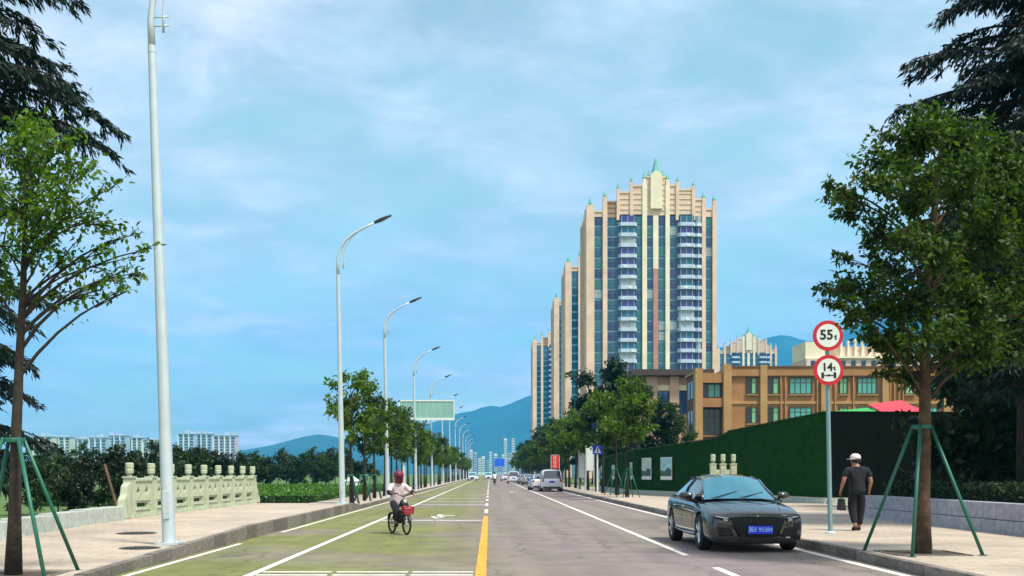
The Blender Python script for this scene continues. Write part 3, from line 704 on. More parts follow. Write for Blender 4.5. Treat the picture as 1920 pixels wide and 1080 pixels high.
# ------------------------------------------------------------------ vegetation
LM_bright = leaf_mat('leaf_bright', (0.022, 0.080, 0.008), (0.125, 0.190, 0.014), 0.42)
LM_yellow = leaf_mat('leaf_yellowish', (0.014, 0.068, 0.008), (0.110, 0.200, 0.014), 0.46)
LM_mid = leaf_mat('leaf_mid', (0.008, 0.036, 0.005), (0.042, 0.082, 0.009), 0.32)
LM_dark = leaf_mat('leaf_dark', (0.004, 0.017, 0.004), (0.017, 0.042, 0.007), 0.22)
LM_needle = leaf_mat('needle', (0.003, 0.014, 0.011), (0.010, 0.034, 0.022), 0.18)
LM_right = leaf_mat('leaf_right_tree', (0.005, 0.034, 0.004), (0.090, 0.175, 0.014), 0.42)
LM_hedge = leaf_mat('hedge_leaf', (0.040, 0.150, 0.010), (0.110, 0.260, 0.022), 0.3)

def leaf_quads(P, rng, size, elong=1.9, up=0.35, dirs=None, jit=0.6):
    """P (n,3) leaf bases -> loose leaf-shaped quads"""
    n = len(P)
    if dirs is None:
        d = rng.normal(size=(n, 3)); d[:, 2] -= 0.25
    else:
        d = dirs + rng.normal(size=(n, 3)) * jit
    d /= np.linalg.norm(d, axis=1, keepdims=True) + 1e-9
    nm = rng.normal(size=(n, 3)) + np.array([0, 0, up * 3]); s = np.cross(d, nm); s /= np.linalg.norm(s, axis=1, keepdims=True) + 1e-9
    L = size * rng.uniform(0.45, 1.4, size=(n, 1)); Wd = L / elong
    up_ = np.cross(s, d)
    a = P; c = P + d * L; m = P + d * L * 0.48 + up_ * Wd * 0.12
    v = np.empty((n, 4, 3)); v[:, 0] = a; v[:, 1] = m + s * Wd / 2; v[:, 2] = c - up_ * Wd * 0.15; v[:, 3] = m - s * Wd / 2
    return v.reshape(-1, 3)

def bez(a, b, c, n):
    return [a * (1 - t) ** 2 + b * 2 * t * (1 - t) + c * t * t for t in [i / n for i in range(n + 1)]]

def clump_tree(seed, trunk, tr, clumps, leaf, per, sides=7, twigs=6, tubes=True):
    """trunk: polyline; tr: radii (base, top); clumps: (x,y,z,r). Branches run from the trunk to each clump; leaves hang on twigs inside it."""
    rnd = random.Random(seed); rng = np.random.default_rng(seed)
    tk = MB(); pts = [Vector(p) for p in trunk]
    n = len(pts); rad = [tr[0] + (tr[1] - tr[0]) * i / (n - 1) for i in range(n)]; rad[0] *= 1.25
    tk.tube(pts, rad, sides)
    allP, allD = [], []
    ztop = pts[-1].z; zbot = pts[0].z
    def on_trunk(z):
        z = max(min(z, ztop), zbot)
        for i in range(n - 1):
            if pts[i].z <= z <= pts[i + 1].z:
                t = (z - pts[i].z) / max(1e-6, pts[i + 1].z - pts[i].z); return pts[i].lerp(pts[i + 1], t), rad[i] + (rad[i + 1] - rad[i]) * t
        return pts[-1], rad[-1]
    for (x, y, z, r) in clumps:
        c = Vector((x, y, z)); hd = math.hypot(x - pts[-1].x, y - pts[-1].y)
        s, sr = on_trunk(max(z - 0.5 * hd - 0.35 * rnd.random() * (ztop - zbot) * .3, zbot + (ztop - zbot) * .38))
        mid = s.lerp(c, 0.38) + Vector((rnd.uniform(-.12, .12), rnd.uniform(-.12, .12), rnd.uniform(.14, .30) * (c - s).length))
        bp = bez(s, mid, c, 5); br = min(sr * .6, 0.010 + 0.010 * (c - s).length)
        tk.tube(bp, [br * (1 - .8 * i / 5) for i in range(6)], max(4, sides - 2), False)
        k = max(4, int(per * (r ** 1.7)))
        ka = max(3, k // 5); ta = rng.uniform(2.0, 5.0, size=ka); ia = np.clip(ta.astype(int), 0, 4); ba = np.array([tuple(v) for v in bp])
        allP.append(ba[ia] + (ba[ia + 1] - ba[ia]) * (ta - ia)[:, None] + rng.normal(size=(ka, 3)) * .09); allD.append(rng.normal(size=(ka, 3)) * .6)
        m = max(3, int(twigs * r * 1.6))
        for q in range(m):
            a = rng.normal(size=3); a /= np.linalg.norm(a); a[2] = a[2] * .75 + .12
            e = c + Vector(a) * r * rnd.uniform(.55, 1.12)
            st = bp[3].lerp(bp[5], rnd.random())
            tw = bez(st, st.lerp(e, .5) + Vector((0, 0, .1 * r)), e, 3)
            if tubes: tk.tube(tw, [.014, .011, .008, .004] if sides > 5 else [.02, .016, .012, .008], 3, False)
            kk = max(2, k // m)
            tt = rng.uniform(.25, 1.08, size=kk); arr = np.array([tuple(v) for v in tw])
            idx = np.clip((tt * 3).astype(int), 0, 2); fr = (tt * 3 - idx)[:, None]
            P = arr[idx] + (arr[idx + 1] - arr[idx]) * fr + rng.normal(size=(kk, 3)) * (.17 * r)
            allP.append(P); allD.append(np.repeat((np.array(tuple(e - c))[None] * .8 / max(r, .1)), kk, 0))
    P = np.concatenate(allP); D = np.concatenate(allD) * .6 + np.array([0, 0, -.25])
    return tk, leaf_quads(P, rng, leaf, dirs=D, jit=.8)

def put_tree(name, label, tk, leaves, lm, loc, group=None, bark=None, cat='tree', rz=0):
    t = thing(name, label, cat, loc, rz, group)
    tk.build('trunk', bark or M_bark, t, smooth=True)
    add('crown', np_quads('crown', leaves, lm), t)
    return t

def ellipsoid_clumps(seed, n, cx, cy, cz, rx, ry, rz, r0, r1, shell=0.45):
    rnd = random.Random(seed); out = []
    while len(out) < n:
        v = Vector((rnd.uniform(-1, 1), rnd.uniform(-1, 1), rnd.uniform(-1, 1)))
        if not shell < v.length < 1: continue
        out.append((cx + v.x * rx, cy + v.y * ry, cz + v.z * rz, rnd.uniform(r0, r1)))
    return out

def supports(label, loc, rz, r=0.75, h=1.75, group='green steel tripods round the street trees', n=4, lean=None):
    t = thing('tree_support', label, 'tree support', loc, rz, group)
    for i in range(n):
        a = 2 * math.pi * (i + .5) / n; d = Vector((math.cos(a), math.sin(a), 0))
        p = MB(); p.tube([d * r, d * .135 + Vector((0, 0, h))], .028, 8); p.build('pole', M_stake, t, smooth=True)
        f = MB(); f.lathe([(.07, 0), (.07, .012)], 10, d.x * r, d.y * r); f.build('foot', M_stake, t)
    ring = MB(); ring.lathe([(.15, h - .06), (.155, h - .02), (.15, h + .0)], 14); ring.build('collar', M_stake, t)
    return t

# --- foreground street tree on the left (sparse, yellowish, reaching right across the lamp post)
def px_cl(px, py, Y, base, r): 
    x, y, z = W(px, py, Y); return (x - base[0], y - base[1], z - base[2], r)
B = (-6.42, 15.1, hL(15.1))
cl = []
rnd = random.Random(21)
for (px, py, r, dy) in ((60, 300, .42, .2), (110, 270, .40, -.2), (160, 300, .30, .1), (40, 380, .45, -.3), (95, 400, .38, .3), (150, 400, .34, -.1), (200, 415, .26, 0), (20, 250, .4, .3), (75, 350, .42, .6), (130, 350, .4, -.5),
                        (60, 470, .35, .3), (130, 480, .28, .1), (175, 500, .24, .2), (215, 350, .16, .1), (285, 465, .17, 0), (250, 440, .13, .1), (265, 510, .18, .1), (225, 520, .2, -.1), (180, 545, .2, 0), (240, 545, .13, .1), (110, 550, .25, .2), (150, 320, .2, .4),
                        (-40, 330, .5, .2), (-90, 420, .55, -.2), (-60, 500, .45, .3), (0, 450, .4, -.4), (20, 540, .32, .3), (-130, 300, .5, 0), (70, 240, .3, .2), (90, 440, .3, -.3), (200, 470, .2, .1)):
    cl.append(px_cl(px, py, 15.1 + dy * 1.2, B, r * 1.12))
tk, lv = clump_tree(3, [(0, 0, -.05), (.02, 0, .8), (.03, 0.02, 1.9), (.07, 0.03, 2.9), (.12, .03, 3.9), (.17, 0, 5.0)], (.10, .03), cl, .092, 900, 9, 9)
put_tree('street_tree', 'sparse yellow-green street tree at the left edge, branches reaching the lamp post', tk, lv, LM_yellow, B, bark=M_bark)
supports('green tube supports round the left foreground tree', (-6.42, 15.1, hL(15.1)), R(2), .92, 1.85)

# --- foreground street tree on the right (dense)
B = (7.14, 18.5, HR)
cl = []
for (px, py, r, dy) in ((1575, 365, .26, 0), (1550, 345, .16, .1), (1600, 400, .28, .2), (1625, 340, .32, 0), (1660, 300, .42, .2), (1710, 260, .45, -.1), (1760, 250, .5, .3), (1810, 260, .5, 0), (1860, 280, .5, .3), (1900, 330, .55, .2),
                        (1640, 440, .26, .1), (1690, 360, .5, -.3), (1750, 340, .55, .3), (1820, 350, .55, -.4), (1660, 500, .34, .3), (1610, 530, .34, 0), (1570, 545, .26, .2), (1552, 560, .17, .1), (1604, 585, .26, -.2), (1640, 580, .4, .3),
                        (1690, 460, .42, .4), (1700, 560, .45, -.2), (1650, 640, .34, .1), (1690, 650, .36, .3), (1632, 640, .18, 0), (1760, 460, .5, -.5), (1830, 450, .55, .3), (1890, 430, .55, -.2), (1780, 560, .5, .5), (1850, 560, .55, -.3), (1920, 540, .6, .2),
                        (1800, 650, .5, .2), (1870, 650, .5, -.3), (1930, 650, .5, .3), (1700, 700, .26, .1), (1655, 690, .18, 0), (1960, 400, .55, .2), (1980, 560, .5, -.2), (1740, 620, .4, -.5), (1580, 480, .14, .1)):
    cl.append(px_cl(px, py, 18.5 + dy * 2.6, B, r * 1.16))
tk, lv = clump_tree(5, [(0, 0, -.05), (.02, 0, .9), (.05, 0.0, 2.1), (.06, .02, 3.2), (.12, .04, 4.4), (.2, 0, 5.6), (.3, 0, 6.6)], (.13, .04), cl, .108, 2200, 9, 9)
put_tree('street_tree', 'dense dark green street tree in the right foreground beside the kerb', tk, lv, LM_right, B, bark=M_bark2)
supports('green tube supports round the right foreground tree', B, R(15), .93, 2.12)

# --- cedars: tiers of drooping boughs with hanging needle sprays
def cedar(seed, H, Lmax, z0, step, dens, nl, ex=.62, low=0):
    rnd = random.Random(seed); rng = np.random.default_rng(seed)
    tk = MB(); tk.tube([(0, 0, -.1), (.03, 0, H * .35), (0, .05, H * .7), (0, 0, H)], [.30, .24, .14, .03], 9)
    P, D = [], []
    z = z0
    while z < H - .3:
        f = 1 - (z / H); L0 = Lmax * (f ** ex) * (.45 + .55 * min(1, max(0, (z - low) / 2.5))) * (1 if ex > .5 else .50 + .50 * min(1, max(0, (z - 8.2) / .9)))
        for b in range(rnd.choice((3, 4, 4, 5))):
            a = rnd.uniform(0, 2 * math.pi); L = L0 * rnd.uniform(.62, 1.1); zz = z + rnd.uniform(-.25, .25)
            dv = Vector((math.cos(a), math.sin(a), 0)); up = rnd.uniform(.02, .22)
            p0 = Vector((0, 0, zz)); p1 = p0 + dv * L * .55 + Vector((0, 0, L * up)); p2 = p0 + dv * L + Vector((0, 0, -L * rnd.uniform(.08, .22)))
            n = 9; bp = bez(p0, p1, p2, n); tk.tube(bp, [.05 * (1 - i / (n + 1)) * (L / 3 + .3) for i in range(n + 1)], 4, False)
            side = dv.cross(Vector((0, 0, 1)))
            m = int(L * dens)
            for q in range(m):
                t = .06 + .94 * (q + rnd.random()) / m; i = min(int(t * n), n - 1); s = bp[i].lerp(bp[i + 1], t * n - i)
                tl = (.25 + .42 * math.sin(math.pi * min(t, .92))) * min(1.0, L / 3) * rnd.uniform(.6, 1.2) + .12
                sd = side * rnd.choice((-1, 1)) * rnd.uniform(.5, 1) + dv * rnd.uniform(.3, 1.0)
                sd.normalize(); e = s + sd * tl + Vector((0, 0, -tl * rnd.uniform(.25, .75)))
                kk = max(4, int(nl * tl)); tt = rng.random((kk, 1)); sa, ea = np.array(tuple(s)), np.array(tuple(e))
                P.append(sa + (ea - sa) * tt + rng.normal(size=(kk, 3)) * .025)
                D.append(np.repeat((ea - sa)[None] / tl, kk, 0) + np.array([0, 0, -.55]))
        z += step
    P = np.concatenate(P); D = np.concatenate(D)
    return tk, leaf_quads(P, rng, .20, elong=4.6, up=0.1, dirs=D, jit=.38)
tk, lv = cedar(8, 19, 4.7, 1.6, .34, 9, 60, .34, -5)
put_tree('cedar_tree', 'dark drooping cedar at the left edge behind the sparse street tree', tk, lv, LM_needle, (-11.75, 23.5, -.1), 'dark cedars beside the road', rz=R(20))
tk, lv = cedar(9, 19, 5.6, 3.6, .40, 11, 56, .62, 5.0)
c0 = put_tree('cedar_tree', 'tall dark cedar rising above the right foreground tree', tk, lv, LM_needle, (13.7, 28.5, HR), 'dark cedars beside the road')
def again(o, label, loc, rz=0, sc=1.0):
    c = copy_tree(o); c['label'] = label; c.location = loc; c.rotation_euler = (0, 0, rz); c.scale = (sc, sc, sc); return c
again(c0, 'dark cedar at the right edge, close beside the tallest cedar', (16.2, 30.3, 0), 4.0, .95)
again(c0, 'dark cedar deeper in the park behind the planter wall at right', (19.5, 36, 0), 2.1, .9)

# --- variants for rows and background
def variant(seed, H, fork, rx, rzr, n, leaf, per, r0, r1, lm, tr=.09, sides=5):
    tk, lv = clump_tree(seed, [(0, 0, -.05), (.03, .02, fork * .6), (.02, .05, fork), (.05, 0, H * .8)], (tr, tr * .35), ellipsoid_clumps(seed, n, 0, 0, (H + fork) / 2 + .1, rx, rx, (H - fork) / 2 * rzr, r0, r1, .3), leaf, per, sides, 4)
    tm = tk.mesh('trunk', M_bark, True); cm = np_quads('crown', lv, lm)
    return tm, cm
def place(v, name, label, loc, rz, sc, group, cat='tree'):
    t = thing(name, label, cat, loc, rz, group); t.scale = (sc, sc, sc)
    add('trunk', v[0], t); add('crown', v[1], t); return t
VL = [variant(30 + i, 5.3, 2.1, 1.15, .95, 16, .19, 420, .32, .56, (LM_bright, LM_mid, LM_bright)[i]) for i in range(3)]
VR = [variant(40 + i, 6.6, 2.6, 1.7, .95, 20, .24, 420, .42, .72, (LM_bright, LM_bright, LM_mid)[i], .11) for i in range(3)]
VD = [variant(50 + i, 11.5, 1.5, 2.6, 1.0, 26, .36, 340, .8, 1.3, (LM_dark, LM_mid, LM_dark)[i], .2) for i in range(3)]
VB = [variant(60 + i, 3.6, .3, 2.0, 1.05, 24, .22, 330, .45, .75, (LM_dark, LM_dark, LM_mid)[i], .07) for i in range(3)]
rnd = random.Random(77)
# left row
LN = ['first small street tree of the left row, right behind the second lamp post', 'second small street tree of the left row', 'third small street tree of the left row', 'fourth small street tree of the left row, near the third lamp post', 'fifth small street tree of the left row']
y = 50.2; i = 0
while y < 330:
    place(VL[i % 3], 'street_tree', LN[i] if i < len(LN) else 'small green street tree in the far part of the left row', (-6.25 + rnd.uniform(-.12, .12), y, hL(y)), rnd.uniform(0, 6), 1.15 if i == 0 else rnd.uniform(.92, 1.1), 'small street trees in the left row' if i < len(LN) else 'far trees of the left row')
    if i < 3: supports(('green supports of the first tree in the left row', 'green supports of the second tree in the left row', 'green supports of the third tree in the left row')[i], (-6.25, y, hL(y)), R(10), .55, 1.3)
    y += 5.2 + rnd.uniform(-.4, .5); i += 1
# right row
RN = ['nearest street tree of the right row, in front of the turf hoarding', 'second street tree of the right row, beside the blue crossing sign', 'third street tree of the right row, left of the blue crossing sign', 'fourth street tree of the right row, behind the white van']
y = 62.5; i = 0
while y < 330:
    place(VR[i % 3], 'street_tree', RN[i] if i < len(RN) else 'green street tree in the far part of the right row', (7.72 + rnd.uniform(-.15, .15), y, HR), rnd.uniform(0, 6), rnd.uniform(.95, 1.1), 'street trees in the right row' if i < len(RN) else 'far trees of the right row')
    if i < 2: supports(('green supports of the nearest tree in the right row', 'green supports of the second tree in the right row')[i], (7.72, y, HR), R(15), .7, 1.6)
    y += 6.4 + rnd.uniform(-.5, .6); i += 1
# taller dark trees behind the right row
for j in range(20):
    Y = 112 + j * 11.5; place(VD[j % 3], 'broadleaf_tree', 'tall dark tree rising behind the right row of street trees', (12.6 + rnd.uniform(-1.6, 2.2) - (0.5 if j > 6 else 0), Y, 0), rnd.uniform(0, 6), rnd.uniform(.8, 1.14), 'tall dark trees behind the right row')
for j, (x, Y, s, lab) in enumerate(((13.2, 88, .62, 'dark round tree behind the hoarding, just left of the brown building'), (16.2, 97, .66, 'dark tree touching the left corner of the brown building'), (11.2, 98, .6, 'dark tree behind the blue crossing sign'))):
    place(VD[j % 3], 'broadleaf_tree', lab, (x, Y, 0), j * 2.1, s, 'dark trees behind the turf hoarding')
# dark park trees at the far right
for j, (x, Y, s, v, lab) in enumerate(((17.2, 31, .62, 0, 'dark broadleaf tree filling the gap right of the foreground trunk'), (22.5, 43, 1.05, 2, 'dark park tree right behind the end of the hoarding'), (27, 48, 1.1, 0, 'dark park tree at the right edge, farthest from the road'), (18.6, 41.5, .95, 0, 'dark park tree shading the near end of the hoarding'))):
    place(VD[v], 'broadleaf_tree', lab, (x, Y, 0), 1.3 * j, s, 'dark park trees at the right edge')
for j, (x, Y, s, lab) in enumerate(((15.1, 33.5, 1.45, 'dark evergreen shrub right of the foreground trunk, behind the planter hedge'), (17.2, 34.5, 1.5, 'dark evergreen shrub at the right picture edge'))):
    place(VB[0], 'evergreen_shrub', lab, (x, Y, 0), 1.7 * j, s, 'dark evergreen shrubs in the park', 'shrub')
# bushes behind the left balustrade
for j, (px, pyt, Y, v, lab) in enumerate(((108, 846, 44, 2, 'yellowish-topped bush behind the low granite wall, leftmost'), (150, 852, 40, 0, 'dark bush right behind the low granite wall'), (205, 832, 46, 1, 'largest dark round bush left of the balustrade'), (245, 856, 43, 0, 'dark bush at the left end of the balustrade'),
                                         (300, 842, 66, 0, 'dark bush behind the balustrade, left of the tall lamp post'), (352, 834, 70, 2, 'dark bush behind the balustrade just right of the tall lamp post'), (392, 838, 74, 1, 'dark bush behind the middle balustrade posts'), (440, 846, 78, 0, 'dark bush behind the right end of the balustrade'), (40, 862, 42, 1, 'dark bush behind the left foreground trunk'))):
    zt = ZW(pyt, Y); place(VB[v], 'bush', lab, (XW(px, Y), Y, -.12), 1.1 * j, (zt + .12) / 3.75, 'dark bushes on the left bank', 'bush')
for j in range(15):
    Y = 135 + rnd.uniform(-10, 25); px = 455 + j * 16 + rnd.uniform(-5, 5)
    place(VB[j % 3], 'bush', 'dark tree of the low tree line beyond the clipped hedge', (XW(px, Y), Y, -.12), rnd.uniform(0, 6), rnd.uniform(.95, 1.3), 'low tree line beyond the clipped hedge', 'tree')
for j in range(14):
    Y = 120 + rnd.uniform(-12, 25); px = -20 + j * 33 + rnd.uniform(-8, 8)
    place(VB[j % 3], 'bush', 'dark tree of the low tree line behind the balustrade bushes', (XW(px, Y), Y, -.12), rnd.uniform(0, 6), rnd.uniform(.95, 1.3), 'low tree line on the left bank', 'tree')

# --- hedges: clipped blocks covered in leaves
def hedge(name, label, x0, x1, y0, y1, z0, z1, n, leaf, lm, seed, core):
    rng = np.random.default_rng(seed); t = thing(name, label, 'hedge', ((x0 + x1) / 2, y0, z0))
    cx = (x0 + x1) / 2
    MB().box(x0 - cx + .06, x1 - cx - .06, .06, y1 - y0 - .06, 0, z1 - z0 - .08).build('branches', core, t)
    A = [(x1 - x0) * (y1 - y0), (x1 - x0) * (z1 - z0), (y1 - y0) * (z1 - z0) * 2]; S = sum(A); P = []
    for k, a in enumerate(A):
        m = int(n * a / S); u, v = rng.random(m), rng.random(m); w = rng.normal(size=m) * .035
        if k == 0: P.append(np.stack([x0 + u * (x1 - x0), y0 + v * (y1 - y0), z1 + w - .02], 1))
        elif k == 1: P.append(np.stack([x0 + u * (x1 - x0), y0 + w, z0 + v * (z1 - z0)], 1))
        else: P.append(np.stack([np.where(rng.random(m) < .5, x0, x1) + w, y0 + u * (y1 - y0), z0 + v * (z1 - z0)], 1))
    P = np.concatenate(P) - np.array([cx, y0, z0])
    o = add('leaves', np_quads('leaves', leaf_quads(P, rng, leaf, 1.7, .6), lm), t); o['kind'] = 'stuff'
M_core = mat('hedge_core', (0.012, 0.035, 0.008), 0.95, 0.3, 5, .6, 20)
hedge('clipped_hedge', 'long low bright green clipped hedge right of the balustrade', -22, -8.3, 54, 100, -.12, .48, 30000, .16, LM_hedge, 4, M_core)
hedge('planter_hedge', 'dark low hedge on top of the granite planter wall at right', 11.75, 13.0, 17, 33.3, .7, 1.18, 12000, .11, LM_dark, 5, M_core)
# ------------------------------------------------------------------ street lamps
def make_lamp():
    t = thing('street_lamp', 'x', 'street lamp', (0, 0, 0), 0, 'tall curved street lamps along the left kerb')
    MB().lathe([(.125, .0), (.12, .05), (.118, .6), (.104, 3.0), (.085, 6.5), (.068, 8.9)], 16).build('pole', M_galv, t, smooth=True, angle=40)
    MB().lathe([(.074, 8.86), (.074, 8.98)], 16).build('joint_ring', M_galv, t)
    b = MB(); b.box(-.2, .2, -.2, .2, -.02, .025)
    for sx in (-.15, .15):
        for sy in (-.15, .15): b.lathe([(.02, .02), (.02, .07)], 6, sx, sy)
    b.build('base_plate', M_galv, t)
    MB().box(-.055, .055, -.135, -.09, .45, .95).build('service_door', M_galv, t, bevel=.005)
    arm = [(0, 8.85), (0, 9.45), (.04, 9.75), (.12, 10.02), (.29, 10.30), (.50, 10.48), (.75, 10.65), (1.05, 10.81), (1.5, 11.02)]
    MB().tube([(x, 0, z) for x, z in arm], [.066, .062, .058, .055, .052, .048, .045, .042, .036], 10).build('arm', M_galv, t, smooth=True)
    br = [(.22, 9.22), (.225, 9.5), (.25, 9.85), (.34, 10.12), (.5, 10.36), (.68, 10.55), (.86, 10.69)]
    b = MB(); b.tube([(x, 0, z) for x, z in br], .022, 8); b.tube([(0, 0, 9.34), (.32, 0, 9.34)], .016, 6); b.tube([(0, 0, 9.5), (.32, 0, 9.5)], .016, 6)
    b.build('brace', M_galv, t, smooth=True)
    h = MB(); d = Vector((.92, 0, .38)).normalized(); nrm = Vector((-.38, 0, .92)).normalized(); o = Vector((1.46, 0, 11.0)); secs = []
    for s, w, u in ((0, .045, .05), (.12, .08, .07), (.25, .14, .075), (.5, .15, .06), (.66, .11, .045), (.74, .04, .025)):
        c = o + d * s; secs.append([c + Vector((0, math.cos(a) * w, 0)) + nrm * (math.sin(a) * u) for a in [2 * math.pi * k / 10 for k in range(10)]])
    h.loft(secs, True, True); ho = h.build('lamp_head', M_dark, t, smooth=True)
    g = MB(); c0, c1 = o + d * .28 - nrm * .066, o + d * .6 - nrm * .052
    s = Vector((0, .09, 0)); g.quad(c0 - s, c0 + s, c1 + s * .8, c1 - s * .8); g.build('lamp_glass', M_lens, ho)
    return t
lamp = make_lamp()
LY = [20.2, 44, 63.5, 88, 113, 140, 166, 193, 220, 248, 278, 308, 340]
LL = ['nearest tall lamp post on the left, its top cut by the picture edge', 'second tall lamp post, at the right end of the bridge pavement', 'third lamp post, its curved arm above the small trees', 'fourth lamp post, its thin arm left of the green road sign', 'fifth lamp post, its head just above the green road sign']
for i, Y in enumerate(LY):
    o = lamp if i == 0 else copy_tree(lamp)
    o['label'] = LL[i] if i < 5 else 'small far lamp post of the row, against the blue mountain'
    if i >= 5: o['group'] = 'far lamp posts against the mountain'
    o.location = (-5.78, Y, hL(Y) + .02); o.rotation_euler = (0, R(-2.0 if i == 0 else -1.1), 0)

# ------------------------------------------------------------------ stone balustrade of the bridge, left
bx0 = -9.55
def post_mesh(h=1.12):
    p = MB(); p.box(-.13, .13, -.13, .13, 0, h); p.box(-.155, .155, -.155, .155, 0, .12)
    p.box(-.15, .15, -.15, .15, h - .05, h)
    p.lathe([(.075, h), (.065, h + .04), (.105, h + .08), (.115, h + .17), (.102, h + .2), (.115, h + .24), (.112, h + .34), (.085, h + .36)], 12)
    return p.mesh('post', M_stone)
PM = post_mesh()
def panel_mesh(L, m):
    holes = []
    for cx in (-L * .22, L * .22):
        q = []
        for i in range(20):
            a = 2 * math.pi * i / 20; r = .115 + .035 * math.cos(4 * a); q.append((cx + r * math.cos(a), .72 + r * math.sin(a)))
        holes.append(q)
    holes.append([(-L * .3, .28), (L * .3, .28), (L * .3, .40), (-L * .3, .40)])
    return plate([(-L / 2, .06), (L / 2, .06), (L / 2, .98), (-L / 2, .98)], holes, .10, m)
bal = thing('stone_balustrade', 'pale carved stone bridge balustrade with capped posts on the left pavement', 'balustrade', (bx0, 29.7, .28))
PY = [0, 1.9, 3.85, 5.8, 7.75, 9.7, 11.65, 13.6, 15.4]
pan = panel_mesh(1.62, M_stone)
for y in PY: add('post', PM, bal, (0, y, 0))
for a, b in zip(PY[:-1], PY[1:]):
    p = add('panel', pan, bal, (0, (a + b) / 2, 0), (0, 0, R(90)), ((b - a - .26) / 1.62, 1, 1))
    MB().box(-.09, .09, a + .131, b - .131, .98, 1.07).build('handrail', M_stone, bal, bevel=.02)
    MB().box(-.12, .12, a + .16, b - .16, -.03, .07).build('plinth', M_stone, bal)
    f = MB()
    for z0, z1 in ((.46, .49), (.20, .23)): f.box(-.075, .075, a + .25, b - .25, z0, z1)
    f.build('moulding', M_stone, bal)
for y0, s in ((-.13, -1), (15.53, 1)):      # scrolled end stones
    poly = [(0, 0), (.95, 0), (.95, .16), (.80, .30), (.62, .36), (.56, .52), (.40, .62), (.32, .86), (.1, .96), (0, .96)]
    e = MB(); n = len(poly)
    e.yprism(poly, -.09, .09); e.build('end_stone', M_stone, bal, (0, y0, 0), (0, 0, R(90) * s), bevel=.02)

# ------------------------------------------------------------------ low granite wall left of it
lw = thing('granite_wall', 'low pale granite block wall left of the balustrade, behind the foreground tree', 'wall', (bx0 + .05, 0, 0))
y = 10.0; rnd = random.Random(5)
while y < 28.4:
    L = min(rnd.uniform(1.7, 2.3), 28.55 - y); z = hL(y)
    MB().box(-.2, .2, y + .008, y + L - .008, z - .12, z + .36 + rnd.uniform(-.004, .004)).build('block', M_granite, lw, (rnd.uniform(-.008, .008), 0, 0), bevel=.012)
    y += L

# ------------------------------------------------------------------ right planter wall (two courses)
rw = thing('planter_wall', 'low lilac-grey granite planter wall along the right pavement', 'wall', (11.45, 0, 0))
for course, (z0, z1, dx) in enumerate(((HR - .05, .44, 0), (.45, .82, .05))):
    y = 14.0
    while y < 33.4:
        L = min(rnd.uniform(1.3, 1.9), 33.6 - y)
        MB().box(-.25 + dx, .25, y + .007, y + L - .007, z0, z1).build('block', M_granite2, rw, (rnd.uniform(-.006, .006), 0, 0), bevel=.012)
        y += L
MB().box(.26, 2.3, 14, 33.5, HR - .1, .72).build('soil_bed', M_soil, rw)

# ------------------------------------------------------------------ turf-covered hoarding on the right
fe = thing('turf_hoarding', 'tall dark green turf-covered hoarding on the right with a near end coloured dark as if in shade', 'hoarding', (0, 0, 0))
Pc, Pa, Pb, Pd = Vector((9.25, 93)), Vector((9.4, 72)), Vector((14.8, 49)), Vector((23.5, 49.6))
def fence_run(p, q, ztop, w=2.0, nm='turf_panel', pm=M_turf):
    L = (q - p).length; n = max(1, round(L / w)); d = (q - p).normalized(); ang = math.atan2(d.y, d.x)
    for i in range(n):
        a, b = L * i / n, L * (i + 1) / n; za, zb = ztop(a / L), ztop(b / L - 1e-6)
        m = MB(); m.yprism([(a + .006, .42), (b - .006, .42), (b - .006, zb), (a + .006, za)], -.045, .045)
        m.build(nm, pm, fe, (p.x, p.y, 0), (0, 0, ang))
    MB().box(.0, L, -.16, .16, HR - .05, .41).build('footing', M_granite, fe, (p.x, p.y, 0), (0, 0, ang))
    mb = MB()
    for i in range(n + 1):
        x = min(max(L * i / n, .06), L - .06); mb.box(x - .05, x + .05, .06, .16, .3, ztop(min(i / n, .999)) - .1)
    mb.build('back_frame', M_galv, fe, (p.x, p.y, 0), (0, 0, ang))
fence_run(Pc, Pa, lambda t: 2.75 + .25 * t)
fence_run(Pa, Pb, lambda t: 2.98 + .75 * t if t < .58 else 3.7 + 1.2 * (t - .58))
fence_run(Pb, Pd, lambda t: 4.2, 2.0, 'shade_painted_panel', mat('turf_painted_shade', (0.0025, 0.006, 0.003), 0.9, 0.3, 4, 0.6, 80, spec=0.1))  # return face: deep shade on the turf painted in as a near-black colour
# turf fuzz so the edges are not knife-clean
rng = np.random.default_rng(3)
def fuzz(p, q, ztop, n):
    t = rng.random(n); z = np.array([ztop(x) for x in t]); zz = np.where(rng.random(n) < .25, z + rng.normal(size=n) * .02, .42 + rng.random(n) * (z - .42))
    d = (q - p).normalized(); nx, ny = d.y, -d.x
    off = -.0 + .05; sgn = 1 if True else -1
    return np.stack([p.x + (q.x - p.x) * t + nx * off * sgn, p.y + (q.y - p.y) * t + ny * off * sgn, zz], 1), np.repeat(np.array([[nx, ny, -.5]]), n, 0)
A1, D1 = fuzz(Pa, Pb, lambda t: 2.98 + .75 * t if t < .58 else 3.7 + 1.2 * (t - .58), 26000)
A3, D3 = fuzz(Pc, Pa, lambda t: 2.75 + .25 * t, 9000)
lm_t = leaf_mat('turf_blade', (0.002, 0.022, 0.002), (0.007, 0.055, 0.005), 0.1)
o = add('turf_blades', np_quads('turf_blades', leaf_quads(np.concatenate([A1, A3]), rng, .055, 3, .1, np.concatenate([D1, D3]), .6), lm_t), fe); o['kind'] = 'stuff'

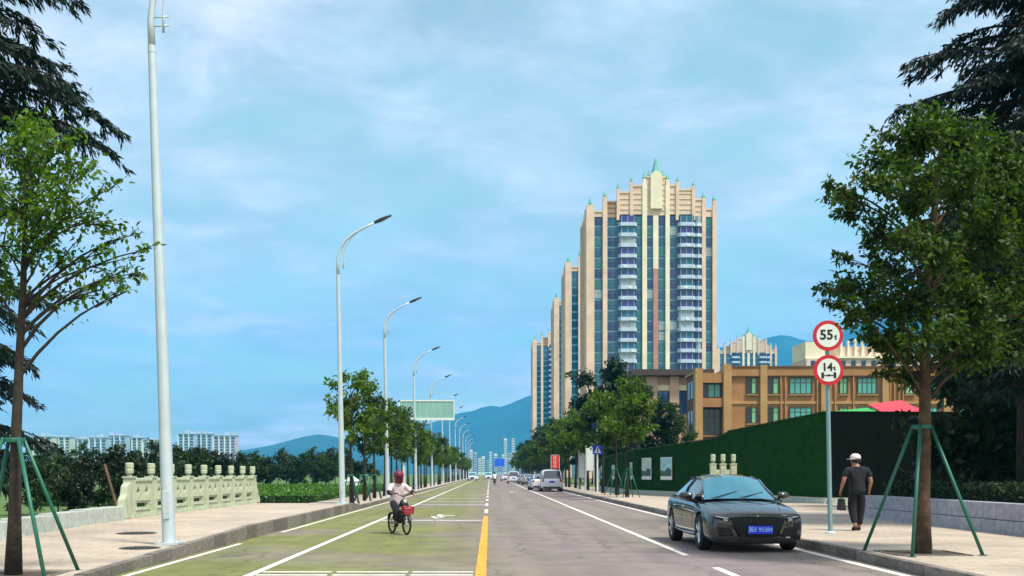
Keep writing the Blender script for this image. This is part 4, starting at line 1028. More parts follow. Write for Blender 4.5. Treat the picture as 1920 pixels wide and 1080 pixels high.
# posters on the hoarding
M_post = [mat('poster_pale', (0.50, 0.62, 0.58), 0.6, 0.1, 2), mat('poster_blue', (0.30, 0.55, 0.62), 0.6, 0.35, 3), mat('poster_green', (0.25, 0.45, 0.22), 0.6, 0.3, 3)]
M_pdark = mat('poster_dark', (0.03, 0.10, 0.08), 0.6, 0.3, 5)
def poster(px, w, z0, z1, mi, label, run):
    p, q = run; d = (q - p).normalized(); ang = math.atan2(d.y, d.x)
    # place along the run where the panel is seen at that direction
    k = (px - VX) / FPX; t = (k * p.y - p.x) / ((q.x - p.x) - k * (q.y - p.y)); c = p + (q - p) * t
    nrm = Vector((d.y, -d.x)) * .13
    t = thing('poster', label, 'poster', (c.x + nrm.x, c.y + nrm.y, z0), ang, 'posters on the turf hoarding')
    MB().box(-w / 2, w / 2, -.015, .015, 0, z1 - z0).build('board', M_signw, t)
    MB().box(-w / 2 + .05, w / 2 - .05, -.025, -.017, .22, z1 - z0 - .05).build('picture', M_post[mi], t)
    m = MB(); m.yprism([(-w / 2 + .05, .22), (w / 2 - .05, .22), (w / 2 - .05, .62), (w * .15, .72), (-w * .1, .5), (-w / 2 + .05, .58)], -.032, -.026)
    m.build('picture_foreground', M_pdark, t)
poster(1253, 1.75, 1.1, 2.45, 1, 'blue and white poster, nearest one on the turf hoarding', (Pa, Pb))
poster(1216, 1.6, 1.1, 2.45, 0, 'pale poster with dark foot, second from the near end of the hoarding', (Pa, Pb))
poster(1187, 1.1, 1.1, 2.2, 2, 'greenish poster beside the nearest right-row trunk', (Pc, Pa))
poster(1153, 1.6, 1.05, 2.1, 1, 'small bluish poster between the right-row trunks', (Pc, Pa))
poster(1132, 1.6, 1.05, 2.1, 0, 'small pale poster beside the blue crossing sign', (Pc, Pa))

# ------------------------------------------------------------------ fragment of stone balustrade behind the black car
rb = thing('stone_balustrade', 'short white stone balustrade with three capped posts behind the black car', 'balustrade', (XW(1337, 44), 44, HR))
MB().box(-.25, 1.05, -.25, .25, -.05, .72).build('pedestal', M_stone, rb)
pm2 = post_mesh(1.0)
for x in (0, .39, .80): add('post', pm2, rb, (x, 0, .72), (0, 0, 0), (.85, .85, 1))
for x0, x1 in ((.13, .26), (.52, .67)): MB().box(x0 - .012, x1 + .012, -.07, .07, .7, 1.48).build('panel', M_stone, rb)

# ------------------------------------------------------------------ weight-limit signs
sp = thing('weight_limit_signs', 'round red-rimmed 55t and 14t limit signs on a grey pole by the right kerb', 'road sign', (7.53, 24.75, HR))
sp.rotation_euler = (0, R(-1.0), 0)
MB().lathe([(.052, -.02), (.05, .1), (.046, 4.62)], 14).build('pole', mat('teal_grey_pole', (0.22, 0.36, 0.40), 0.4, .08, metal=.3), sp, smooth=True, angle=40)
MB().lathe([(.12, -.01), (.12, .02), (.07, .05)], 14).build('base_flange', M_galv, sp)
def round_sign(z):
    n = 40; m = MB()
    m.yprism(circle(0, z, .335, n), -.085, -.07); so = m.build('sign_disc', M_red, sp)
    f = MB(); f.yprism(circle(0, z, .255, n), -.090, -.0855); f.build('face', M_signw, so)
    b = MB(); b.box(-.2, .2, -.07, -.045, z - .14, z - .1); b.box(-.2, .2, -.07, -.045, z + .1, z + .14); b.lathe([(.06, z - .14), (.06, z - .10)], 12); b.lathe([(.06, z + .10), (.06, z + .14)], 12); b.build('bracket', M_galv, so)
    return so
s1 = round_sign(4.36); s2 = round_sign(3.60)
def letters(s, size, x, z, parent, y=-.093, bold=.008):
    return add('lettering', text_mesh(s, size, .002, M_signk, 'CENTER', bold), parent, (x, y, z), (R(90), 0, 0))
letters('55', .30, -.035, 4.37, s1); letters('t', .17, .165, 4.325, s1, bold=.005)
letters('14', .24, -.03, 3.66, s2); letters('t', .14, .13, 3.64, s2, bold=.005)
ax = MB(); ax.box(-.11, .11, -.096, -.0905, 3.475, 3.495); ax.box(-.03, .03, -.097, -.0904, 3.465, 3.505)
for x in (-.135, .135): ax.box(x - .028, x + .028, -.096, -.0905, 3.42, 3.55)
ax.build('axle_symbol', M_signk, s2)

# ------------------------------------------------------------------ pedestrian crossing sign, far signs, banners
cs = thing('crossing_sign', 'square blue pedestrian crossing sign with white triangle on a pale pole', 'road sign', (7.22, 75, HR))
MB().lathe([(.06, -.02), (.05, 4.9)], 10).build('pole', M_signw, cs)
sq = MB().box(-.33, .33, -.075, -.06, 2.62, 3.28).build('sign_plate', M_blue, cs)
m = MB(); m.yprism([(-.24, 2.70), (.24, 2.70), (0, 3.17)], -.082, -.0755); m.build('white_triangle', M_signw, sq)
m = MB(); m.yprism(circle(.0, 3.0, .035, 8), -.087, -.083); m.yprism([(-.03, 2.86), (.03, 2.86), (.04, 2.96), (-.03, 2.96)], -.087, -.083)
m.yprism([(-.09, 2.73), (-.05, 2.73), (.02, 2.86), (-.03, 2.86)], -.0868, -.0828); m.yprism([(.05, 2.73), (.09, 2.73), (.03, 2.86), (-.01, 2.86)], -.0866, -.0826); m.build('walking_figure', M_signk, sq)
sq2 = MB().box(-.4, .1, -.075, -.06, 4.35, 4.75).build('street_name_plate', mat('teal_plate', (.01, .10, .22), .4, .1), cs)

def banner(name, label, px, Y, w, z0, z1, m, group=None):
    t = thing(name, label, 'banner', (XW(px, Y), Y, HR), 0, group)
    for x in (-w / 2 - .04, w / 2 + .04): MB().tube([(x, 0, -.02), (x, 0, z1)], .04, 8).build('pole', M_galv, t)
    b = MB().box(-w / 2, w / 2, -.03, .03, z0, z1).build('board', m, t)
    MB().box(-w / 2, w / 2, -.045, .045, z1, z1 + .06).build('top_rail', M_galv, t)
    return t, b
banner('banner_stand', 'tall white banner left of the blue crossing sign', 1106, 86, .52, 1.55, 3.9, M_signw, 'white banners by the crossing sign')
banner('banner_stand', 'shorter white banner, the farther of the two by the crossing sign', 1091, 90, .42, 1.0, 3.2, M_signw, 'white banners by the crossing sign')
t, b = banner('red_banner', 'vertical red banner with pale characters above the parked white van', 1041, 118, .8, 1.85, 3.25, mat('banner_red', (.75, .02, .015), .5, .1), None)
for i in range(3):
    q = MB(); z = 2.98 - i * .44
    q.box(-.2, .2, -.05, -.031, z + .1, z + .14); q.box(-.2, .2, -.05, -.031, z - .14, z - .10); q.box(-.03, .03, -.052, -.0305, z - .16, z + .17); q.box(-.2, -.15, -.051, -.0308, z - .1, z + .1)
    q.build('lettering', M_cream, b)

# green overhead road sign (left, cantilevered)
gs = thing('overhead_road_sign', 'large teal green overhead road sign above the left street trees', 'road sign', (-8.6, 112, 0))
MB().lathe([(.2, -.1), (.17, 8.6)], 12).build('mast', M_galv, gs)
z0, z1 = ZW(784, 112), ZW(753, 112)
M_teal = mat('teal_sign', (0.22, 0.44, 0.38), 0.45, 0.1, 0.8)
bo = MB().box(-.35, 5.0, -.35, -.27, z0, z1).build('sign_board', M_teal, gs)
fr = MB(); fr.box(-.45, 5.1, -.4, -.2, z1, z1 + .14); fr.box(-.45, 5.1, -.4, -.2, z0 - .22, z0 - .0); fr.box(5.0, 5.1, -.4, -.2, z0 + .001, z1 - .001); fr.box(-.45, -.35, -.4, -.2, z0 + .001, z1 - .001)
fr.build('frame', M_signw, bo)
fr = MB()
for i in range(1, 8): x = -.35 + 5.35 * i / 8; fr.box(x - .02, x + .02, -.37, -.351, z0 + .02, z1 - .02)
fr.build('rib', M_galv, bo)
MB().tube([(0, -.1, z0 + .4), (5.0, -.1, z0 + .4)], .1, 8).build('boom', M_galv, gs); MB().tube([(0, -.1, z1 - .3), (5.0, -.1, z1 - .3)], .1, 8).build('boom', M_galv, gs)

# blue sign over the far end of the road
gs = thing('overhead_road_sign', 'small blue overhead road sign at the far end of the road', 'road sign', (6.6, 300, 0))
MB().lathe([(.18, 0), (.15, 6.3)], 10).build('mast', M_galv, gs); MB().tube([(0, 0, 5.4), (-5.2, 0, 5.4)], .09, 8).build('boom', M_galv, gs)
MB().box(-5.3, -2.6, -.2, -.1, 3.4, 5.5).build('sign_board', mat('far_sign_blue', (.01, .13, .75), .4, .05), gs)

# site sheds behind the hoarding: red and green sheet roofs
sh = thing('site_shed', 'shed with bright red and green corrugated roof behind the hoarding', 'shed', (XW(1600, 66), 66, 0))
wr = XW(1738, 66) - XW(1600, 66)
MB().box(.2, wr - .2, .3, 4, 0, 4.4).build('wall', M_galv, sh)
def corr(x0, x1, z0, z1, m, name):
    n = int((x1 - x0) / .13); secs = [[], []]
    for i in range(n + 1):
        x = x0 + (x1 - x0) * i / n; t = (x - x0) / (x1 - x0); dz = .03 * (i % 2)
        secs[0].append((x, -.15, z0 + dz + .25 * t)); secs[1].append((x, 4.2, z1 + dz + .25 * t))
    mb = MB(); mb.loft(secs); lo = [[(p[0], p[1], p[2] - .05) for p in s] for s in secs]; mb.loft(lo[::-1])
    mb.loft([secs[0], lo[0]]); mb.build(name, m, sh)
corr(0, wr * .52, 4.42, 5.35, mat('green_sheet', (.03, .36, .05), .5, .1), 'green_roof')
corr(wr * .525, wr, 4.75, 5.8, mat('red_sheet', (.72, .03, .05), .5, .1), 'red_roof')
MB().box(wr * .53, wr - .1, .25, .35, 4.41, 4.8).build('fascia', mat('red_sheet', (.72, .03, .05)), sh)

# white tent among the left trees
tn = thing('small_tent', 'small white tent seen between the left row trunks', 'tent', (XW(660, 92), 92, -.12))
tn.scale = (.75, .75, .8)
m = MB(); m.prism([(-.9, -.9), (.9, -.9), (.9, .9), (-.9, .9)], 0, 1.2, [(-.75, -.75), (.75, -.75), (.75, .75), (-.75, .75)]); m.build('wall', M_signw, tn)
m = MB(); m.prism([(-.85, -.85), (.85, -.85), (.85, .85), (-.85, .85)], 1.2, 1.8, [(-.06, -.06), (.06, -.06), (.06, .06), (-.06, .06)]); m.build('roof', M_signw, tn)

# manholes and tree pits
for (px, py, r, lab) in ((256, 999, .36, 'oval-looking iron manhole cover left of the nearest lamp post, farther one'), (262, 1029, .30, 'iron manhole cover left of the nearest lamp post, nearer one')):
    Y = 1.26 * FPX / (py - VY)
    Y = (EYE - hL(Y)) * FPX / (py - VY); t = thing('manhole_cover', lab, 'manhole', (XW(px, Y), Y, hL(Y) + .004), 0, 'iron manhole covers')
    t.rotation_euler = (math.atan(.18 / 11) if Y < 26 else 0, 0, 0)
    MB().lathe([(r, -.03), (r, .006)], 24).build('lid', M_iron, t)
    g = MB()
    for i in range(-3, 4):
        x = i * r * .24; h = math.sqrt(max(.001, (r * .9) ** 2 - x * x)); g.box(x - .02, x + .02, -h, h, .006, .011)
    g.build('tread', M_iron, t); MB().lathe([(r + .05, -.03), (r + .05, .002)], 24).build('rim', M_iron, t)
for (x, Y, z, lab) in ((7.14, 18.5, HR, 'square soil tree pit at the foot of the right foreground tree'), (-6.42, 15.1, .104, 'square soil tree pit at the foot of the left foreground tree')):
    t = thing('tree_pit', lab, 'tree pit', (x, Y, z), 0, 'square tree pits')
    MB().box(-.55, .55, -.55, .55, -.05, .006).build('soil', M_soil, t)
    for a in range(4):
        b = MB(); b.box(-.6, .52, -.6, -.555, -.05, .02); b.build('edging', M_kerb, t, rot=(0, 0, a * math.pi / 2))
# leaning timber stick at the balustrade end
tag(MB().tube([(XW(230, 33), 33, -.1), (XW(196, 33.4), 33.4, 1.75)], [.05, .04], 8).build('timber_prop', M_wood), 'thin timber pole leaning left of the balustrade end', 'pole')
# ------------------------------------------------------------------ vehicles
def wheel(parent, x, y, r, w, side, rim_m):
    """a wheel whose axle runs along x; side=+1 faces +x"""
    n = 28
    def ring(rr, xx): return [(xx, rr * math.cos(2 * math.pi * k / n), rr * math.sin(2 * math.pi * k / n)) for k in range(n)]
    t = MB(); t.loft([ring(r * .66, w / 2), ring(r * .93, w / 2), ring(r, w * .36), ring(r, -w * .36), ring(r * .93, -w / 2), ring(r * .66, -w / 2)], True)
    wo = t.build('wheel', M_black, parent, (x, y, r), (0, 0, 0 if side > 0 else math.pi), smooth=True, angle=35)
    q = MB(); q.loft([ring(r * .67, w / 2 - .005), ring(r * .62, w * .46), ring(r * .6, w * .28)], True); q.loft([ring(r * .6, w * .2), ring(.02, w * .2)], True)
    q.build('rim', M_blackp, wo, smooth=True, angle=35)
    s = MB()
    for k in range(5):
        a = 2 * math.pi * k / 5
        for da in (-.16, .16):
            c, sn = math.cos(a + da), math.sin(a + da); c2, s2 = math.cos(a + da * .4), math.sin(a + da * .4)
            s.tube([(w * .40, c2 * r * .1, s2 * r * .1), (w * .42, c * r * .62, s2 * 0 + sn * r * .62)], [.03, .022], 5)
    s.tube([(w * .3, 0, 0), (w * .45, 0, 0)], .05, 10); s.build('spokes', rim_m, wo)
    return wo

def vehicle(name, label, cat, loc, rz, body_m, spec, group=None, detail=True):
    """spec: body stations, greenhouse stations, wheels. Local frame: nose at y=0 pointing to -y."""
    t = thing(name, label, cat, loc, rz, group)
    secs = []
    for (y, zb, zt, w) in spec['body']:
        zm = zb + (zt - zb) * .52
        h = [(0, zb), (.82 * w, zb), (.955 * w, zb + .06), (w, zb + (zt - zb) * .28), (w * .995, zm), (.985 * w, zt - .13), (.93 * w, zt - .045), (.62 * w, zt - .004), (0, zt + .012)]
        secs.append([(x, y, z) for x, z in h] + [(-x, y, z) for x, z in h[-2:0:-1]])
    b = MB(); b.loft(secs, True, True); o = b.build('body', body_m, smooth=True, fix=True)
    sb = o.modifiers.new('s', 'SUBSURF'); sb.levels = sb.render_levels = 2 if detail else 1
    r = spec['wr']
    cut = MB()
    n = 24
    for wy in spec['wy']:
        for sx in (-1, 1):
            W0 = spec['body'][4][3]
            a = [(sx * (W0 - .26), wy + (r + .055) * math.cos(2 * math.pi * k / n), r + (r + .055) * math.sin(2 * math.pi * k / n)) for k in range(n)]
            c = [(sx * (W0 + .3), p[1], p[2]) for p in a]
            cut.loft([a, c], True, True)
    co = cut.build('cutter', M_black, fix=True)
    bo = o.modifiers.new('b', 'BOOLEAN'); bo.operation = 'DIFFERENCE'; bo.object = co; bo.solver = 'EXACT'
    me = evaluated(o); me.name = 'body'
    bpy.data.objects.remove(o); bpy.data.objects.remove(co)
    me.materials.clear(); me.materials.append(body_m)
    me.polygons.foreach_set('use_smooth', [True] * len(me.polygons)); me.set_sharp_from_angle(angle=R(42))
    body = add('body', me, t)
    bvh = BVHTree.FromPolygons([v.co for v in me.vertices], [p.vertices for p in me.polygons])
    # greenhouse
    gs = []
    for (y, zt, wt, wb, zb) in spec['green']:
        h = [(wb, zb), (wb * .6 + wt * .4 + .015, zb + (zt - zb) * .42), (wt, zt - min(.07, (zt - zb) * .5)), (wt * .62, zt - .012 * (zt > zb + .1)), (0, zt)]
        gs.append([Vector((x, y, z)) for x, z in h] + [Vector((-x, y, z)) for x, z in h[-2::-1]])
    ns = len(gs); i0, i1 = spec['ws'], ns - 1 - spec['rw']
    def patch(nm, m, rows, cols, parent=t, off=0.0):
        q = MB(); q.loft([[gs[i][j] for j in range(cols[0], cols[1] + 1)] for i in range(rows[0], rows[1] + 1)])
        return q.build(nm, m, parent, smooth=True, fix=True)
    patch('windscreen', M_screen, (0, i0), (2, 6)); patch('rear_window', M_glassk, (i1, ns - 1), (2, 6)); patch('roof', body_m, (i0, i1), (2, 6))
    splits = spec.get('splits', [(0, ns - 1)])
    for a, c in splits:
        patch('side_window', M_glassk, (a, c), (0, 2)); patch('side_window', M_glassk, (a, c), (6, 8))
    for j in (2, 6):
        pl = MB(); pl.tube([gs[i][j] for i in range(0, i0 + 1)], .028, 6); pl.tube([gs[i][j] for i in range(i0, i1 + 1)], .022, 6); pl.tube([gs[i][j] for i in range(i1, ns)], .034, 6)
        pl.build('pillar', body_m, t, smooth=True)
    pb = MB()
    for s_ in spec['pill']:
        for jj in ((0, 1, 2), (8, 7, 6)): pb.tube([gs[s_][j] for j in jj], .032, 5)
    for j in (0, 8): pb.tube([gs[i][j] for i in range(ns)], .016, 5)
    pb.build('window_trim', M_blackp if spec.get('darktrim', True) else body_m, t, smooth=True)
    for wy in spec['wy']:
        for sx in (-1, 1): wheel(t, sx * (spec['body'][4][3] - .11), wy, r, .22, sx, spec.get('rim', M_chrome))
    MB().box(-.62, .62, .35, spec['body'][-1][0] - .35, .2, .42).build('underbody', M_black, t)
    return t, bvh, gs

def onto(bvh, x, z, face=-1, off=.008):
    """a point on the nose (face=-1) or tail (+1) of the body"""
    o = Vector((x, -2 if face < 0 else 9, z)); hit = bvh.ray_cast(o, Vector((0, 1 if face < 0 else -1, 0)))
    y = hit[0].y if hit[0] else (0 if face < 0 else 5)
    return Vector((x, y + face * off, z))
def facepatch(name, m, parent, bvh, top, bot, face=-1, off=.008, n=10, rows=5, th=True):
    """patch between two polylines (x,z), laid on the body"""
    def samp(pl, t):
        L = [0]
        for a, b in zip(pl[:-1], pl[1:]): L.append(L[-1] + math.dist(a, b))
        d = t * L[-1]
        for i in range(len(pl) - 1):
            if d <= L[i + 1] + 1e-9:
                u = (d - L[i]) / max(1e-9, L[i + 1] - L[i]); return (pl[i][0] + (pl[i + 1][0] - pl[i][0]) * u, pl[i][1] + (pl[i + 1][1] - pl[i][1]) * u)
        return pl[-1]
    g = []
    for r_ in range(rows + 1):
        row = []
        for i in range(n + 1):
            a, b = samp(top, i / n), samp(bot, i / n); k = r_ / rows
            row.append(onto(bvh, a[0] + (b[0] - a[0]) * k, a[1] + (b[1] - a[1]) * k, face, off))
        g.append(row)
    mb = MB(); mb.loft(g); return mb.build(name, m, parent, smooth=True)

M_screen = mat('reflective_windscreen', (0.10, 0.34, 0.42), 0.06, 0.1, 2, metal=0.75, spec=1.0)
SEDAN = dict(body=[(0.0, .17, .69, .72), (.05, .16, .735, .83), (.22, .16, .785, .90), (.65, .17, .86, .92), (1.2, .19, .925, .925), (1.7, .19, .965, .92), (2.8, .19, .985, .92), (3.9, .19, 1.0, .925), (4.45, .21, 1.01, .91), (4.78, .26, .985, .84), (4.88, .32, .90, .74)],
             green=[(1.42, .975, .73, .84, .93), (1.80, 1.19, .655, .84, .95), (2.20, 1.405, .585, .835, .96), (2.75, 1.462, .575, .835, .97), (3.3, 1.45, .56, .83, .985), (3.80, 1.30, .56, .82, .995), (4.35, 1.06, .66, .80, .995)],
             ws=2, rw=2, pill=[3], splits=[(1, 3), (3, 5)], wr=.345, wy=(.92, 3.85), rim=M_chrome)
VAN = dict(body=[(0.0, .28, .78, .70), (.06, .24, .86, .80), (.25, .22, .95, .87), (.6, .22, 1.02, .91), (1.0, .22, 1.06, .92), (1.6, .22, 1.08, .92), (2.8, .22, 1.09, .92), (3.8, .22, 1.10, .92), (4.4, .22, 1.10, .91), (4.62, .25, 1.09, .88), (4.70, .32, 1.04, .82)],
           green=[(.85, 1.07, .76, .85, 1.03), (1.25, 1.38, .73, .85, 1.05), (1.65, 1.68, .70, .85, 1.06), (2.4, 1.80, .70, .85, 1.07), (3.2, 1.82, .70, .85, 1.08), (4.0, 1.80, .70, .85, 1.08), (4.42, 1.72, .69, .85, 1.08), (4.66, 1.07, .76, .82, 1.04)],
           ws=2, rw=1, pill=[3, 4, 6], splits=[(1, 3), (3, 4), (4, 6)], wr=.335, wy=(.85, 3.75), rim=M_chrome, darktrim=False)


def paint(name, c): return mat(name, c, 0.5, 0.03, 3, spec=0.25, coat=1.0)
M_carblack = paint('paint_black', (0.002, 0.005, 0.006)); M_carwhite = paint('paint_white', (0.70, 0.70, 0.74)); M_carsilver = mat('paint_silver', (0.42, 0.45, 0.48), .3, .03, metal=.5, coat=1)

M_carblack.node_tree.nodes['Principled BSDF'].inputs['Coat IOR'].default_value = 1.7
# --- the black sedan parked in front of us, nose towards the camera
car, bvh, gs = vehicle('sedan_car', 'glossy black sedan parked at the right kerb facing the camera, blue number plate', 'car', (4.97, 20.75, 0), R(1.0), M_carblack, SEDAN)
facepatch('grille', M_blackp, car, bvh, [(-.50, .655), (-.25, .675), (.25, .675), (.50, .655)], [(-.34, .30), (-.15, .285), (.15, .285), (.34, .30)], n=16, rows=6)
gr = MB()
for i in range(-11, 12):
    zt = .645; xs = i * .042
    pts = [onto(bvh, xs * (1 - .30 * k), zt - (zt - .31) * k, -1, .014) for k in (0, .33, .66, 1)]
    gr.tube(pts, .006, 4)
gr.build('grille_bars', mat('dark_chrome', (.045, .05, .055), .3, .05, metal=1), car)
for s in (-1, 1):
    tr = MB(); tr.tube([onto(bvh, s * x, z, -1, .01) for x, z in ((.51, .66), (.46, .52), (.35, .295))], .011, 6); tr.build('grille_edge', mat('dark_chrome', (.045, .05, .055)), car, smooth=True)
    hl = facepatch('headlight', M_blackp, car, bvh, [(s * .50, .645), (s * .66, .665), (s * .79, .690)], [(s * .53, .575), (s * .66, .60), (s * .80, .645)], n=10, rows=3, off=.010)
    dr = MB(); dr.tube([onto(bvh, s * x, z, -1, .02) for x, z in ((.55, .638), (.66, .655), (.78, .677))], .012, 6); dr.build('light_strip', M_lens, hl, smooth=True)
    lo = MB(); lo.tube([onto(bvh, s * x, z, -1, .016) for x, z in ((.56, .60), (.64, .615))], .016, 6); lo.build('lens', M_lens, hl, smooth=True)
    facepatch('air_intake', M_black, car, bvh, [(s * .50, .46), (s * .76, .49)], [(s * .44, .31), (s * .72, .30)], n=6, rows=4, off=.008)
    tr = MB(); tr.tube([onto(bvh, s * x, z, -1, .016) for x, z in ((.46, .335), (.60, .335), (.72, .36))], .012, 5); tr.build('intake_trim', mat('dark_chrome', (.045, .05, .055)), car, smooth=True)
    # mirror
    c = Vector((s * 1.0, 1.78, 1.03)); m = MB(); secs = []
    for k, (dx_, w_) in enumerate(((-.13, .5), (-.10, .9), (0, 1.0), (.08, .85), (.12, .4))):
        secs.append([c + Vector((s * dx_, math.cos(a) * .075 * w_ + .02 * k, math.sin(a) * .075 * w_)) for a in [2 * math.pi * q / 12 for q in range(12)]])
    m.loft(secs, True, True); mo = m.build('mirror', M_carblack, car, smooth=True, fix=True)
    st = MB(); st.tube([(s * .84, 1.80, .955), (s * .94, 1.80, .99)], .022, 6); st.build('mirror_stalk', M_blackp, mo)
    for y0 in (2.30, 3.25): 
        h = MB(); h.tube([(s * .925, y0, .80), (s * .945, y0 + .03, .805), (s * .945, y0 + .18, .81), (s * .925, y0 + .21, .81)], .012, 6); h.build('door_handle', M_chrome, car, smooth=True)
    sk = MB(); sk.tube([(s * .915, 1.35, .30), (s * .925, 2.4, .285), (s * .915, 3.42, .32)], .014, 6); sk.build('sill_trim', M_chrome, car, smooth=True)
    for y0 in (1.55, 2.62, 3.6):
        d = MB(); pts = []
        for z in (.28, .45, .65, .85, .93):
            hit = bvh.ray_cast(Vector((s * 3, y0 + (.06 if y0 > 3.5 else 0) * z, z)), Vector((-s, 0, 0)))
            if hit[0]: pts.append(hit[0] + Vector((s * .001, 0, 0)))
        if len(pts) > 1: d.tube(pts, .005, 4); d.build('door_seam', M_black, car)
wp = MB()
for (a, b) in (((-.55, 1.40, .985), (.02, 1.68, 1.12)), ((.0, 1.40, .99), (.52, 1.66, 1.10))): wp.tube([a, b], .009, 5)
wp.build('wiper', M_blackp, car)
hood = MB()
for s in (-1, 1):
    pts = []
    for y_, x_ in ((.25, .47), (.6, .55), (1.0, .61), (1.35, .66)):
        hit = bvh.ray_cast(Vector((s * x_, y_, 3)), Vector((0, 0, -1))); pts.append(hit[0] + Vector((0, 0, -.002)))
    hood.tube(pts, .010, 5)
hood.build('bonnet_crease', M_carblack, car, smooth=True)
em = MB(); em.tube([onto(bvh, 0, .70, -1, .012), onto(bvh, 0, .665, -1, .016)], .012, 6); em.build('bonnet_badge', M_chrome, car)
pc = onto(bvh, .0, .43, -1, .03)
plt = MB(); plt.box(-.23, .23, -.006, .006, -.075, .075); plo = plt.build('number_plate', mat('plate_blue', (0.006, 0.03, 0.75), .4, .03), car, (.04, pc.y - .01, .43))
add('lettering', text_mesh('\u5180E 95384', .105, .001, mat('plate_white', (.30, .52, .95), .4, 0), 'CENTER', .002), plo, (0, -.008, 0), (R(90), 0, 0))
fg = MB(); fg.tube([(.52, onto(bvh, .52, .285).y - .01, .285), (.60, onto(bvh, .60, .285).y - .01, .285)], .014, 6); fg.build('fog_lamp', M_lens, car)

# --- white van seen from behind, then the cars beyond
def rear_kit(t, bvh, gs, zl, zp, w=.8):
    for s in (-1, 1): facepatch('tail_light', M_redlens, t, bvh, [(s * (w - .18), zl + .1), (s * w, zl + .12)], [(s * (w - .14), zl - .12), (s * (w + .02), zl - .1)], face=1, n=4, rows=4, off=.012)
    p = onto(bvh, 0, zp, 1, .015); MB().box(-.22, .22, -.005, .005, -.07, .07).build('number_plate', mat('plate_blue', (0.006, 0.03, 0.75)), t, (0, p.y, zp))
    b = MB(); b.tube([onto(bvh, x, .36, 1, .01) for x in (-.7, -.3, .3, .7)], .05, 6); b.build('bumper', M_blackp, t, smooth=True)
def front_kit(t, bvh, zl, w=.74):
    facepatch('grille', M_blackp, t, bvh, [(-.4, zl), (.4, zl)], [(-.34, .38), (.34, .38)], n=8, rows=4)
    for s in (-1, 1): facepatch('headlight', M_lens, t, bvh, [(s * .44, zl + .02), (s * w, zl + .05)], [(s * .46, zl - .09), (s * w, zl - .05)], n=4, rows=3, off=.01)
    p = onto(bvh, 0, .42, -1, .02); MB().box(-.22, .22, -.005, .005, -.07, .07).build('number_plate', mat('plate_blue', (0.006, 0.03, 0.75)), t, (0, p.y, .42))
def side_mirrors(t, y, z):
    for s in (-1, 1): MB().box(s * .98 - .1, s * .98 + .1, y - .06, y + .06, z - .07, z + .07).build('mirror', M_blackp, t, bevel=.03)
def road_car(label, spec, m, x, y, rear, group=None, name='parked_car', rz=0, detail=False):
    L = spec['body'][-1][0]
    t, bv, g = vehicle(name, label, 'van' if spec is VAN else 'car', (x, y + (L if rear else 0), 0), (math.pi if rear else 0) + rz, m, spec, group, detail)
    if spec is VAN: rear_kit(t, bv, g, .92, .80); front_kit(t, bv, .74); side_mirrors(t, 1.3, 1.15)
    else: rear_kit(t, bv, g, .82, .62, .78); front_kit(t, bv, .64); side_mirrors(t, 1.8, 1.02)
    return t
# nose points to -y in the local frame: rear=True turns the tail to the camera
van = road_car('white people carrier parked at the right kerb, seen from behind', VAN, M_carwhite, 5.07, 91, True, 'vehicles parked along the right kerb', 'people_carrier', 0, True)
c1 = road_car('white car just beyond the white people carrier, sticking out into the lane', SEDAN, M_carwhite, 4.35, 97.4, True, 'vehicles parked along the right kerb', 'parked_car', R(2), True)
def car_copy(src, label, loc, rz, group, name):
    c = copy_tree(src); c.name = name; c['label'] = label; c.location = loc; c.rotation_euler = (0, 0, rz); c['group'] = group; return c
c2 = road_car('silver car parked farther along the right kerb, third from the camera', SEDAN, M_carsilver, 5.2, 146, True, 'vehicles parked along the right kerb')
car_copy(van, 'white van driving away in the right lane ahead', (3.6, 172, 0), math.pi, 'vehicles far down the road', 'people_carrier')
car_copy(c2, 'silver car parked behind the far white van', (5.1, 168, 0), math.pi, 'vehicles far down the road', 'parked_car')
car_copy(c1, 'tiny white car farthest away in the right lane', (3.1, 226, 0), math.pi, 'vehicles far down the road', 'moving_car')
car_copy(van, 'white van coming towards us at the far left kerb', (-3.6, 232, 0), 0, 'vehicles far down the road', 'people_carrier')
car_copy(c1, 'white car behind the oncoming far van', (-3.4, 250, 0), 0, 'vehicles far down the road', 'moving_car')
car_copy(van, 'pale van in the middle of the far road, behind the scooter', (-.3, 275, 0), 0, 'vehicles far down the road', 'people_carrier')

# ------------------------------------------------------------------ people
def hand(vs, es, wrist, d, out, s=1.0):
    """palm and five bent fingers continuing from vertex index wrist; d = pointing direction, out = thumb side"""
    w = Vector(vs[wrist][:3]); d = Vector(d).normalized(); o = Vector(out).normalized(); n = d.cross(o)
    palm = w + d * .07 * s; vs.append((*palm, .026 * s)); pi = len(vs) - 1; es.append((wrist, pi))
    for k, (u, L) in enumerate(((.55, .085), (.18, .095), (-.18, .088), (-.55, .07))):
        b = palm + d * .025 * s + o * u * .04 * s; m = b + d * L * .5 * s + n * .012 * s; e = b + d * L * .8 * s + n * .035 * s
        i = len(vs); vs += [(*b, .0105 * s), (*m, .009 * s), (*e, .0075 * s)]; es += [(pi, i), (i, i + 1), (i + 1, i + 2)]
    b = w + d * .03 * s + o * .03 * s; e = b + d * .045 * s + o * .03 * s + n * .015 * s
    i = len(vs); vs += [(*b, .012 * s), (*e, .009 * s)]; es += [(wrist, i), (i, i + 1)]

